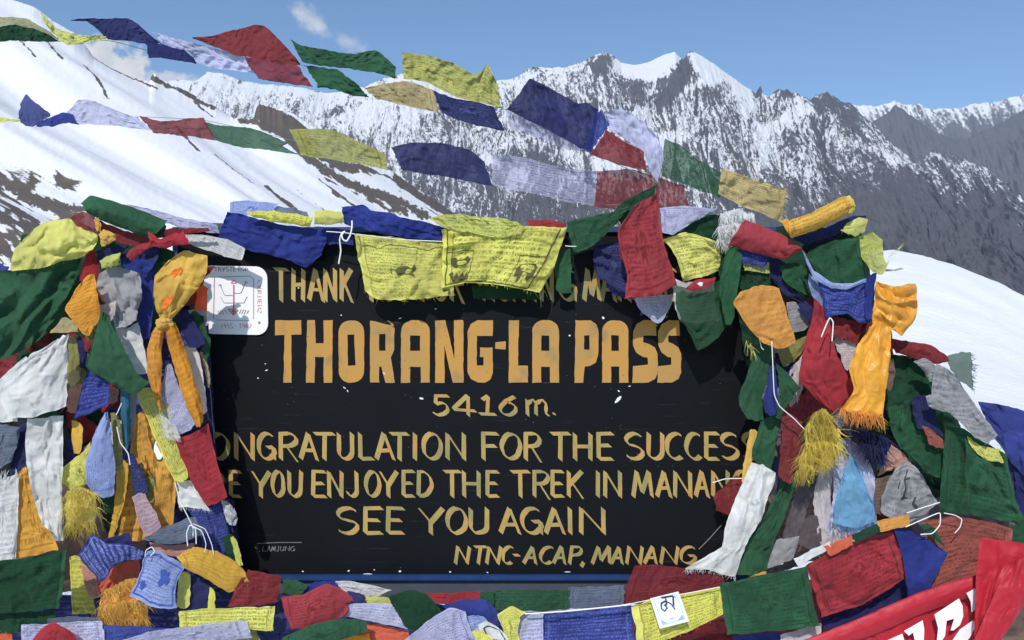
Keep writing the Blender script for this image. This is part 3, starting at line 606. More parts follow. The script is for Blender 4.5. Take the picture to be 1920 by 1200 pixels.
def sheet(rows, lay, k=1.0, st='w', b=0, rv=0, ru=0, jit=1.3, res=None):
    """cloth surface lofted through rows of (px, py[, cm toward the lens]); lay is 2 cm per step in front of the board"""
    _seed[0] += 1; sd_ = _seed[0]
    rows = [[(q[0], q[1], q[2] if len(q) > 2 else 0) for q in r] for r in rows]
    A = np.concatenate([np.array(r) for r in rows]); ext = A[:, :2].max(0)-A[:, :2].min(0)
    d = BD-.02-STEP*lay
    size = max(ext)/F*d
    nu = nv = int(np.clip(size/.0048, 16, 66)) if res is None else res
    mu = np.mean([np.sum(np.hypot(*np.diff(np.array(r)[:, :2], axis=0).T)) if len(r) > 1 else 1 for r in rows]); mv_ = np.hypot(*(A[:len(rows[0]), :2].mean(0)-A[-len(rows[-1]):, :2].mean(0)))
    if mu > 2*mv_: nv = max(12, nv//2)
    if mv_ > 2*mu: nu = max(12, nu//2)
    Rw = np.stack([catmull(r, nu) for r in rows], 0)
    G = np.stack([catmull(Rw[:, i], nv) for i in range(nu)], 1)          # nv, nu, 3
    u = np.linspace(0, 1, nu)[None, :]+np.zeros((nv, 1)); v = np.linspace(0, 1, nv)[:, None]+np.zeros((1, nu))
    su_, sv_ = mu/F*d, mv_/F*d                                          # metres across and down
    um, vm = u*su_, v*sv_
    o1, o2 = sd_*3.7, sd_*1.9
    s_ = max(min(su_, sv_), .03); A0 = .047*s_**.75*k
    if st == 'w':   th = (vn(sd_*.7, 3.3, 1)-.5)*1.6+.35
    elif st == 'h': th = (vn(sd_*.7, 3.3, 1)-.5)*.35
    else: th = (vn(sd_*.7, 3.3, 1)-.5)*6
    lam = max(s_*(.42 if st != 'h' else .30), .016)
    wu = um+(fbm(um/lam*.7+o2, vm/lam*.7+o1, sd_+23, 2)-.5)*lam*.9; wv = vm+(fbm(um/lam*.7+o1, vm/lam*.7, sd_+29, 2)-.5)*lam*.9
    al = wu*math.cos(th)+wv*math.sin(th); bt = -wu*math.sin(th)+wv*math.cos(th)
    el = {'w': .30, 'h': .16, 'c': .8}[st]
    f = (fbm(al/lam+o1, bt/lam*el+o2, sd_, 2)-.5)*2.0
    pin = lambda x, y, s0, w_: np.maximum(0, 1-np.abs(2*vn(x, y, s0)-1)*w_)           # thin pinched creases
    g = pin(al/lam*.9+o2, bt/lam*el*1.2+o1, sd_+7, 2.4)*.55-pin(al/lam*1.3+o1, bt/lam*el*1.8+o2, sd_+9, 2.8)*.45
    th2 = th+1.1+vn(sd_*.3, 1.1, 2)
    a2 = wu*math.cos(th2)+wv*math.sin(th2); b2 = -wu*math.sin(th2)+wv*math.cos(th2)
    g = g+pin(a2/lam*.8, b2/lam*.35+o1, sd_+13, 3.0)*.35
    cx = su_ if vn(sd_*.9, 7.7, 4) > .5 else 0.0                                         # folds pulled from the corner it is tied by
    ang = np.arctan2(vm+.012, np.abs(um-cx)+.012); rad = np.hypot(vm, um-cx)
    tn = np.sin(ang*(7+5*vn(sd_*.4, 5.5, 6))+sd_)*np.exp(-rad/(s_*.9))*np.clip(rad/(.12*s_), 0, 1)
    h = (fbm(um/.016+o1, vm/.016*(.3 if st == 'h' else .7)+o2, sd_+11, 2)-.5)
    tri = lambda x: 2*np.abs(x-np.floor(x)-.5)-.5                                        # flat facets meeting in sharp creases
    fac = 0; vs = .3 if st == 'h' else 1.0
    for j, (sl_, lm_) in enumerate(((.34, .55), (.30, .33), (.24, .20), (.14, .13))):
        ph = th+{'w': 1.0, 'h': .45, 'c': 3.0}[st]*(vn(sd_*1.7+j*3.1, 2.2, 8)-.5)*2+(1.25 if j == 2 else 0)
        ll = max(lm_*s_, .010)*(1 if st != 'h' else .8)
        q = (wu*math.cos(ph)+wv*math.sin(ph))/ll+sd_*.37+(fbm(um/s_*2.2+o1+j, vm/s_*2.2*vs+o2, sd_+31+j, 2)-.5)*1.3
        msk = np.clip(fbm(um/s_*2.6+o2+j*5, vm/s_*2.6*vs+o1, sd_+41+j, 2)*2.6-.75, 0, 1)
        fac = fac+tri(q)*sl_*ll*.5*msk
    dep = A0*(f*.8+g*.7+tn*.36)+A0*.13*h+fac*min(k, 1.35)*1.5
    dep = dep+b*.0065*np.sin(np.pi*u)*np.sin(np.pi*v)+rv*.0085*np.sin(np.pi*v)+ru*.01*np.sin(np.pi*u)
    D = d-G[..., 2]*.01-dep
    hf_ = lambda q: (vn(um/.011+q, vm/.011-q, sd_+51)-.5)*1.3*jit
    jx = hf_(o1)+(fbm(u*6+o1, v*6+o2, sd_+3, 3)-.5)*2*jit*1.6; jy = hf_(o2+9)+(fbm(u*6+o2, v*6+o1, sd_+5, 3)-.5)*2*jit*1.6
    PXg, PYg = G[..., 0]+jx, G[..., 1]+jy
    W = np.stack([(PXg-960)/F*D, D, EYE-(PYg-600)/F*D], -1)
    return W, np.stack([u, 1-v], -1)
def strands(mb, base, direction, length, n, width=1.6, jitter=.35, curl=1.0, lay=0, seed=1, spread=0.0):
    """loose threads hanging from a polyline of pixels"""
    rg = random.Random(seed); bp2 = catmull(np.array([(q[0], q[1], 0) for q in base]), 60); d = BD-.02-STEP*lay
    a0 = math.atan2(direction[1], direction[0])
    for i in range(n):
        q = bp2[rg.randrange(60)]; a = a0+rg.gauss(0, jitter)+spread*((q[0]-bp2[:, 0].mean())/max(1, np.ptp(bp2[:, 0]))); ln = length*rg.uniform(.45, 1.1); x, y = q[0]+rg.gauss(0, 1.5), q[1]+rg.gauss(0, 1.5); dd = d-rg.uniform(-.004, .022)
        w_ = width*rg.uniform(.6, 1.3); bend = rg.gauss(0, .5)*curl; k0 = len(mb.v); N = 5
        for j in range(N+1):
            t = j/N; nx_, ny_ = -math.sin(a), math.cos(a); ww = w_*(1-.75*t)*.5
            mb.v += [P(x-nx_*ww, y-ny_*ww, dd), P(x+nx_*ww, y+ny_*ww, dd-.0012)]
            x += math.cos(a)*ln/N; y += math.sin(a)*ln/N; a += bend/N+rg.gauss(0, .12)*curl; a = a+(a0-a)*.08; dd -= .0008*rg.uniform(-1, 1)
        for j in range(N): mb.f.append([k0+2*j, k0+2*j+1, k0+2*j+3, k0+2*j+2])
NAMES = dict(f=('prayer_flag', 'flag'), s=('ceremonial_scarf', 'scarf'), t=('tassel', 'tassel'))
GRP = dict(A='flags flying on the upper string', B='flags flying on the second string', C='flags strung along the top edge of the sign', L='flags and scarves bundled on the left post', R='flags and scarves bundled on the right post', S='flags strung below the sign')
BYK = {}
def build_flags(table):
    for ln in table.strip().splitlines():
        ln = ln.strip()
        if not ln or ln.startswith('#'): continue
        g, key, lay, label, rows, *opt = [c.strip() for c in ln.split('|')]
        o = dict(q.split('=', 1) for q in (opt[0].split() if opt else []))
        kind = o.get('n', 'f'); name, cat = NAMES[kind]
        rw = [pts(r) for r in rows.split('/')]
        fp = set(key.partition('.')[2])
        if kind == 'f' and g in 'CLRS' and not fp & {'t', 'd'} and (_seed[0]*7) % 5 < 3 and not any(w_ in label for w_ in ('scrap', 'baggy', 'shirt', 'strip', 'triangle', 'stretching', ' tie', 'hem band', 'fold', 'silvery', 'tube')): key = key+('' if '.' in key else '.')+'t'
        W, uv = sheet(rw, float(lay), float(o.get('k', 1)), o.get('st', 'w'), float(o.get('b', 0)), float(o.get('rv', 0)), float(o.get('ru', 0)), float(o.get('j', 1.3)))
        if 'rot' in o: uv = uv[..., ::-1]
        if 'cu' in o:
            a, b_ = (float(c) for c in o['cu'].split(',')); uv = np.stack([uv[..., 0]*(b_-a)+a, uv[..., 1]], -1)
        if 'cv' in o:
            a, b_ = (float(c) for c in o['cv'].split(',')); uv = np.stack([uv[..., 0], uv[..., 1]*(b_-a)+a], -1)
        ob = link(name, grid_mesh(name, W, uv=uv), cloth(key, int(round(float(o.get('N', 13))*(1 if key[:2] == 'zb' else 1.3))), o.get('fig', '1') == '1', 'sat' in o), center=True)
        props(ob, label, cat, GRP[g])
        if 'id' in o: BYK[o['id']] = (ob, W)
        if 'fr' in o:            # fringe: side,length,count,colour
            sd, le, ct = o['fr'].split(',')[:3]; hue = (o['fr'].split(',')+[''])[3] or key.split('.')[0]
            i = {'b': len(rw)-1, 't': 0}.get(sd)
            base = rw[i] if i is not None else [r[-1 if sd == 'r' else 0] for r in rw]
            mid = np.mean([q[:2] for r in rw for q in r], 0); dr = np.mean([q[:2] for q in base], 0)-mid
            if sd == 'b': dr = np.array([dr[0]*.2, abs(dr[1])+5])
            mb = MB()
            if kind == 't':
                for r_ in rw[:-1]: strands(mb, [q[:2] for q in r_], (0, 1), float(le)*1.25, int(float(ct)*.8), lay=float(lay)+.7, seed=_seed[0]+len(mb.v), width=float(o.get('fw', 1.1)), jitter=.45, curl=1.3)
            strands(mb, base, dr, float(le), int(ct), lay=float(lay), seed=_seed[0], width=float(o.get('fw', 1.1)), jitter=float(o.get('fj', .35))); mb.build('fringe', cloth(hue), ob)
        elif g in 'CLRS' and _seed[0] % 2 == 0 and kind == 'f':    # a frayed lower edge
            mb = MB(); nb = np.hypot(rw[-1][-1][0]-rw[-1][0][0], rw[-1][-1][1]-rw[-1][0][1])
            strands(mb, [q[:2] for q in rw[-1]], (.1, 1), 4.5, int(nb*.16)+2, lay=float(lay), seed=_seed[0], width=.55, jitter=.8, curl=1.6); mb.build('fringe', cloth(key.split('.')[0]), ob)
        if o.get('hem'):        # stitched hem along one edge, a paler doubled strip
            s0 = o['hem']; Wh = {'l': W[:, :max(2, W.shape[1]//9)], 'r': W[:, -max(2, W.shape[1]//9):], 't': W[:max(2, W.shape[0]//9)], 'b': W[-max(2, W.shape[0]//9):]}[s0].copy()
            Wh[..., 1] -= .0015; hu = o.get('hc', key.split('.')[0])
            me = grid_mesh('hem', Wh, uv=np.zeros(Wh.shape[:2]+(2,))); link('hem', me, cloth(hu), ob)
def cord(name, path, lay, r, mat, label, group=None, cat='cord', n=40):
    q = np.array([(a[0], a[1], a[2] if len(a) > 2 else lay) for a in path]); c = catmull(q, n)
    mb = MB(); mb.tube([P(x, y, BD-.02-STEP*l_) for x, y, l_ in c], r*.55, 6); o = mb.build(name, mat, smooth=True, center=True); props(o, label, cat, group); return o
# ---------------------------------------------------------------- flags flying on the strings above the sign
build_flags('''
A|ol.S|-24|narrow amber brown flag edge above the dark green flag at the upper left corner|-30,34 20,33 55,37 85,53 109,71/-30,52 20,50 60,54 90,66 111,77
A|dg|-23.6|dark green flag with a bunched end at the upper left corner|-30,56 0,50 25,47 60,52 90,64 112,77/-30,74 0,68 25,62 60,66 90,72 112,77/-30,82 0,79 25,76 60,77 90,78 113,78|k=1.6
A|lm.t|-24|lime flag with an upturned pointed tip in front of the left snow ridge|76,20 88,34 104,50 130,62 160,68 197,66/79,32 96,58 118,70 140,73 165,74 198,69/82,38 102,62 122,84 148,84 170,78 201,73|k=1.3
A|nv|-24|navy flag with a long thin left tip high on the upper string|133,37 170,34 205,34 240,34 262,47 282,66 303,82/134,38 168,38 205,52 240,56 266,62 290,82/135,39 165,42 203,74 240,77 274,82 282,94|k=1.1
A|nv|-23.4|small navy flag hanging folded just right of the long tipped navy one|272,72 300,82 345,95 365,112/276,92 300,96 340,104 367,116/278,108 300,109 325,113 367,119|k=.9
A|li.Ss|-24.6|sheer pale lilac flag between the navy and red flags of the upper string|286,60 330,72 385,86 455,106/296,72 345,92 400,106 470,124/305,84 366,117 420,130 480,138|k=1.1
A|dr|-24|large dark red flag peaked like a roof on the upper string|361,70 400,66 445,55 478,45 498,49 520,70 545,98 563,120/361,70 400,82 445,86 480,80 505,84 530,99 550,112 563,121/361,71 405,88 440,102 470,107 500,113 530,119 562,122|k=.8
A|dr.s|-23.3|lighter red flag hanging below the roof shaped red flag|457,106 500,113 558,122/470,128 515,134 573,145/484,148 532,155 587,163|k=.8
A|gn|-24|upper dark green flag with a curled right end against the sky|546,74 560,83 600,92 640,99 668,101 705,94 722,106 742,126/556,95 590,104 640,112 685,114 720,118 742,133/568,117 600,123 660,130 715,139 741,147|k=1.1
A|gn|-23.4|lower dark green flag overlapping the snowy mountain beside the upper green one|572,121 600,126 630,131 650,144 670,157/583,142 620,150 650,158 680,170/596,163 625,168 660,178 692,183|k=.9
A|ta.t|-24|faded tan flag with a rounded top left of the blue flag|683,166 715,158 757,151 790,160 814,169/695,176 740,177 780,183 818,192/705,185 760,198 795,205 823,213|N=9
A|lo.d|-24.5|big lime printed flag with a pointed ear at its right end|754,99 800,104 850,119 888,139 904,134 914,121 924,140 934,157/755,124 800,129 850,148 890,160 915,164 936,180/757,147 800,155 850,179 900,193 939,201|N=10 k=1.5
A|nv.t|-23.6|mid blue flag below the eared lime flag|811,168 850,185 890,190 926,200/820,190 856,206 897,213 936,224/828,210 860,226 900,236 946,245|k=.8 N=8
A|li.dS|-24.2|very sheer lilac printed flag right of the mid blue flag|944,203 1000,226 1060,250 1112,284/952,222 1003,243 1060,265 1110,283/958,241 1008,256 1060,279 1106,285|k=.6 N=8
A|nv.s|-23.2|largest navy flag rising to a corner before the central mountain|949,205 975,174 994,147 1030,164 1083,195 1100,193 1121,206/951,206 985,200 1015,195 1045,207 1085,226 1118,234/953,207 1010,235 1060,262 1085,277 1110,284|k=.8
A|bl.s|-22.8|bright blue folded end of cloth beside the largest navy flag|1116,211 1128,209 1143,232/1110,240 1120,240 1130,250/1099,283 1106,286 1112,279|k=.8
A|li.s|-23.4|sheer lilac flag drooping to the knot beside the green sheer flag|1135,210 1166,204 1202,225 1230,254 1244,285/1140,228 1175,237 1204,256 1232,284 1241,312/1143,243 1175,264 1207,288 1218,318 1232,343|k=1.2
A|dr.s|-22.9|translucent red flag under the drooping lilac flag|1137,244 1170,264 1207,285/1122,268 1160,286 1209,303/1106,289 1155,307 1213,321|k=.7
A|dr.S|-24.5|dim sheer dark red flag behind the post knot|1120,322 1180,317 1240,334 1284,350/1118,352 1180,352 1240,358 1288,370/1115,388 1170,393 1230,391 1293,388|k=.5
A|gn.S|-24|sheer green flag stretching right from the post knot|1246,261 1272,270 1312,301 1357,325/1243,296 1272,305 1312,328 1353,348/1240,330 1270,340 1310,356 1350,371|k=.6
A|ta.d|-23.5|worn tan flag with frayed right end below the right summit|1353,314 1400,331 1440,345 1473,351/1350,340 1398,358 1438,373 1470,384/1347,364 1390,386 1430,401 1465,416|N=12 k=1.2 fr=r,9,40
B|lm|-27|pale lime flag tip at the left edge above the blue bow|-20,214 10,221 37,225/-20,224 8,225 37,226/-20,236 8,229 37,227|k=.5
B|bl.s|-27|blue flag gathered like a bow on the second string|35,216 38,195 49,177 70,194 93,213/36,222 50,210 62,206 78,212 94,216/37,228 48,235 62,237 80,226 95,219|k=1.3
B|bl|-26.8|narrow blue twist of cloth between the bow and a lilac flag|68,231 98,219 118,210 137,216/68,234 100,228 122,222 142,226/68,238 100,237 130,231 149,234|k=.9
B|li.s|-27|long lilac grey flag arched in front of the snow slope|117,221 131,204 146,187 176,190 220,208 259,221/126,226 150,210 176,209 215,220 271,232/134,232 165,233 212,236 284,244|k=.8
B|dr.s|-27|slim red flag between lilac and green on the second string|261,218 300,226 340,224 381,219/276,236 315,241 355,241 394,243/288,249 330,253 380,259 404,263|k=.9
B|gn.s|-27|dark green flag tapering right over the snow slope|382,228 410,235 460,238 500,250 542,268/393,247 430,255 478,259 530,274/404,263 450,276 505,281 564,291|k=.7
B|l2.ts|-27|olive lime flag before the brown rock outcrop|542,243 600,241 632,246 680,268 722,289/554,266 612,270 660,285 725,304/564,290 620,299 680,309 728,319|k=.7 N=9
B|nv.s|-27|navy flag low on the second string above the grey valley|732,275 770,267 830,269 880,282 907,301/743,296 790,297 850,306 915,325/753,318 800,326 860,336 923,348|k=.7
B|li.dS|-27.4|large transparent whitish flag over the grey valley|924,290 1000,300 1060,315 1119,320/923,320 1000,332 1060,347 1118,352/922,347 1000,363 1060,378 1117,386|k=.5 N=11
''')
m_cord = plain('white_nylon_cord', (.74, .73, .70), .6, .15, 120, .3)
m_dcord = plain('weathered_cord', (.24, .22, .20), .7, .2, 120, .2)
cord('cord', [(-60, 52, -25.2), (110, 77, -25.2), (203, 76, -25.2), (278, 95, -25.2), (366, 118, -25.2), (470, 110, -25.2), (563, 121, -25.2), (690, 166, -25.2), (820, 190, -25.2), (945, 204, -25.2), (1105, 285, -25.2), (1225, 338, -21), (1240, 352, -10), (1236, 370, 2)], -25.2, .0018, m_dcord, 'upper thin cord carrying the flags across the sky', cat='cord', n=90)
cord('cord', [(-60, 222, -27.8), (36, 226, -27.8), (120, 220, -27.8), (262, 219, -27.8), (385, 226, -27.8), (545, 262, -27.8), (730, 300, -27.8), (922, 330, -27.8), (1117, 384, -26), (1200, 380, -16), (1235, 374, 2)], -27.8, .0018, m_dcord, 'second thin cord crossing in front of the snow slope', cat='cord', n=90)
# ---------------------------------------------------------------- along the sign's top edge
build_flags('''
C|pb|.6|flat periwinkle blue flag end above the large royal blue flag at sign top|432,379 470,376 523,382/431,390 470,392 515,393/430,402 470,404 505,408|k=.5
C|gb.s|.3|dim slate sliver of cloth right of the periwinkle end|505,386 540,389 577,398/515,396 545,397 578,402/520,408 548,410 580,412|k=.5
C|bl|1|large royal blue flag hanging to a point over the word THANK|426,398 450,400 490,412 550,424 618,433/417,422 470,436 520,444 560,452 612,452/408,447 462,468 540,487 574,502 602,478|k=.8 b=1
C|bl|.4|small royal blue flag strip showing between two lime rolls on the sign|575,425 610,425 660,432/580,440 615,444 662,450/585,455 615,458 665,460|k=.6
C|ye.t|2|mustard rolled flag lying on the royal blue flag|462,397 510,396 560,402 587,409/464,402 505,406 555,411 584,417/468,404 500,413 550,421 582,426|N=4 rv=1
C|ye|2.2|short bright lime roll right of the mustard roll|588,395 615,395 642,397/588,408 616,409 644,408/589,421 616,421 646,417|rv=1.2 k=.4
C|bl|1.8|deep blue folded flag behind the white knot on sign top|640,388 682,385 694,393 735,402 778,413 833,425/643,405 690,415 740,424 833,438/646,421 690,433 760,446 833,453|k=1.3 b=1
C|ye.d|1.7|left yellow printed flag with a small faint horse over the sign|665,439 720,443 780,451 846,456/670,478 720,486 785,490 842,492/680,515 735,525 790,525 848,525/685,546 706,561 760,563 806,558 852,553|N=15 k=.9 id=yleft hem=l
C|ye.d|2.5|right yellow printed flag with boxed animals over the sign|830,430 880,426 960,422 1063,428/830,460 890,455 965,455 1052,462/829,500 890,490 965,494 1034,512/828,541 870,531 940,536 1011,549|N=9 k=.75 id=yright hem=l fr=b,6,14
C|lm.t|2.8|olive lime flag crumpled backward over the right yellow flag|803,408 850,402 905,406 950,412 974,419/815,416 860,412 910,416 985,424/832,426 880,436 930,446 975,440|k=1.4 N=5
C|rd|.8|red sliver of cloth peeking above the right yellow flag|988,412 1030,413 1058,418/990,418 1030,420 1060,424/992,425 1030,427 1062,431|k=.4
C|dg|.5|dark green hem showing below the right yellow flag|884,534 950,538 1012,545/886,548 950,552 1012,553/888,560 945,562 1004,562|k=.6
C|gn|1.2|small green flag hanging right of the yellow printed flag|1046,480 1056,472 1068,466/1040,505 1055,500 1071,500/1043,545 1058,550 1072,550|k=.9
C|gn|2.6|green flag pulled out to a point left of the big red flag|1062,418 1100,408 1150,396 1180,386/1068,445 1105,437 1140,422 1172,398/1076,473 1108,463 1135,441 1163,412|k=.9
C|dg|2.2|dark green flag twisted up to the post knot|1150,398 1172,374 1200,362 1229,347/1160,412 1180,392 1205,380 1228,362/1168,425 1186,415 1205,400 1224,382|k=1.4
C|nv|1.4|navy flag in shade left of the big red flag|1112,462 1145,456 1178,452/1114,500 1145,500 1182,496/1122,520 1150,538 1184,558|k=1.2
C|bl.s|1.1|blue translucent flag corner showing beneath the navy flag|1135,520 1160,520 1185,520/1140,540 1160,548 1186,552/1150,552 1168,558 1190,560|k=.6
C|rd.t|4|big red flag hanging in folds right of the sign heading|1191,384 1214,373 1235,362/1160,430 1202,424 1238,420/1162,468 1210,462 1245,455/1176,515 1214,506 1258,498/1171,559 1220,556 1269,534|N=16 k=1.3 st=h
C|dr|3.6|dark red underside fold on the left of the big red flag|1165,440 1180,450 1196,470/1160,475 1180,480 1196,495/1172,500 1184,510 1198,525|k=.7
C|li.t|1.6|small lilac flag corner pointing down at the word PASS|1191,560 1225,553 1262,552/1196,573 1228,580 1260,566/1202,586 1236,606 1258,574|k=.6 N=7
C|li.d|2.6|pale lilac flag with fine lines right of the big red flag|1238,389 1290,387 1345,391/1240,412 1280,412 1325,402/1241,435 1262,441 1305,412|k=.9 N=12
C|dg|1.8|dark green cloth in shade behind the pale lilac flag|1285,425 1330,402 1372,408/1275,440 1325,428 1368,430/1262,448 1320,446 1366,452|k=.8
C|ye.d|3|yellow flag curving down with a bright left hem|1243,449 1290,436 1342,452/1262,474 1305,462 1350,468/1274,500 1315,490 1352,488/1279,528 1312,520 1346,508|N=11 k=1.1 hem=l
''')
cord('cord', [(612, 434, 2.3), (640, 436, 2.6), (668, 439, 2.8), (750, 449, 2.6), (835, 453, 2.4)], 2.3, .0024, m_cord, 'white cord stretched along the top of the left yellow flag', n=30)
cord('knotted_cord', [(660, 414, 3.4), (660, 425, 3.6), (657, 440, 3.8), (650, 452, 3.9), (643, 449, 3.9), (641, 440, 3.8), (647, 434, 3.7), (641, 437, 3.6), (637, 450, 3.4), (639, 470, 3.2), (635, 495, 3.1)], 3.3, .0040, m_cord, 'short white cord knotted in a loop with a hanging end', n=60)
cord('cord', [(1060, 461, 3), (1070, 462, 3), (1081, 462, 3)], 3, .0022, m_cord, 'tiny white cord end beside the right yellow flag', n=6)
mb = MB(); strands(mb, [(700, 561), (850, 553)], (0.2, 1), 14, 10, width=.5, lay=1.8, seed=91); strands(mb, [(1000, 548), (1068, 548)], (0, 1), 40, 6, width=.5, lay=1.4, seed=92, curl=.6)
mb.build('fringe', cloth('lm'), BYK['yleft'][0])
# printed boxes and animals on the right yellow flag
def on(W, u, v, off=.002):
    nv, nu = W.shape[:2]; x = min(max(u, 0), 1)*(nu-1); y = min(max(v, 0), 1)*(nv-1); i = min(int(x), nu-2); j = min(int(y), nv-2); fx, fy = x-i, y-j
    p = (W[j, i]*(1-fx)+W[j, i+1]*fx)*(1-fy)+(W[j+1, i]*(1-fx)+W[j+1, i+1]*fx)*fy
    return (p[0], p[1]-off, p[2])
def stroke_on(mb, W, path, wd, off=.002, asp=1.0):
    path = [Vector(q) for q in path]; fine = []
    for a, b in zip(path[:-1], path[1:]):
        k = max(1, int((b-a).length/.02)); fine += [a+(b-a)*(i/k) for i in range(k)]
    fine.append(path[-1]); k0 = len(mb.v)
    for i, q in enumerate(fine):
        d = fine[min(i+1, len(fine)-1)]-fine[max(i-1, 0)]; d = Vector((d.x*asp, d.y)).normalized() if d.length else Vector((1, 0)); n = Vector((-d.y/asp, d.x))*wd*.5
        mb.v += [on(W, q.x-n.x, q.y-n.y, off), on(W, q.x+n.x, q.y+n.y, off)]
    for i in range(len(fine)-1): mb.f.append([k0+2*i, k0+2*i+1, k0+2*i+3, k0+2*i+2])
def area_on(mb, W, outer, off=.0025):
    outer = [Vector(q) for q in outer]; c = sum(outer, Vector((0, 0)))/len(outer)
    fine = []
    for a, b in zip(outer, outer[1:]+outer[:1]):
        k = max(1, int((b-a).length/.03)); fine += [a+(b-a)*(i/k) for i in range(k)]
    tris = tessellate_polygon([[Vector((q.x, q.y, 0)) for q in fine]]); k0 = len(mb.v)
    mb.v += [on(W, q.x, q.y, off) for q in fine]; mb.f += [[k0+i for i in t] for t in tris]
m_print = plain('flag_print_ink', (.095, .092, .04), .8, .45, 60, .1)
ob, W = BYK['yright']; mb = MB()
for s, wd in [('.05,.02 .055,.98', .02), ('.93,.02 .86,.95', .022), ('.05,.42 .27,.42 .25,.96', .012), ('.70,.48 .655,.93', .01), ('.70,.48 .90,.45', .01), ('.06,.95 .30,.955 .60,.955 .86,.97', .02), ('.55,.08 .55,.30', .008), ('.62,.05 .61,.32', .008)]: stroke_on(mb, W, pts(s), wd, asp=2.0)
for s in ['.09,.52 .12,.50 .15,.56 .18,.56 .21,.50 .24,.54 .23,.64 .19,.70 .15,.68 .13,.72 .09,.64', '.08,.80 .11,.77 .12,.86 .15,.80 .17,.88 .20,.80 .22,.86 .24,.78 .25,.88 .20,.93 .12,.93',
          '.71,.70 .73,.62 .78,.58 .84,.56 .86,.62 .85,.78 .83,.86 .81,.84 .80,.76 .77,.74 .76,.84 .74,.90 .73,.80 .70,.82']:
    m2 = MB(); area_on(m2, W, pts(s)); m2.build('printed_motif', m_print, ob)
mb.build('printed_frame', m_print, ob)
ob, W = BYK['yleft']; mb = MB(); area_on(mb, W, pts('.40,.52 .46,.46 .52,.44 .56,.48 .60,.40 .61,.48 .56,.54 .58,.62 .53,.58 .47,.56 .42,.60')); stroke_on(mb, W, pts('.40,.52 .36,.50 .34,.58'), .01); stroke_on(mb, W, pts('.88,.88 .94,.88 .94,.97'), .02); mb.build('printed_motif', m_print, ob)
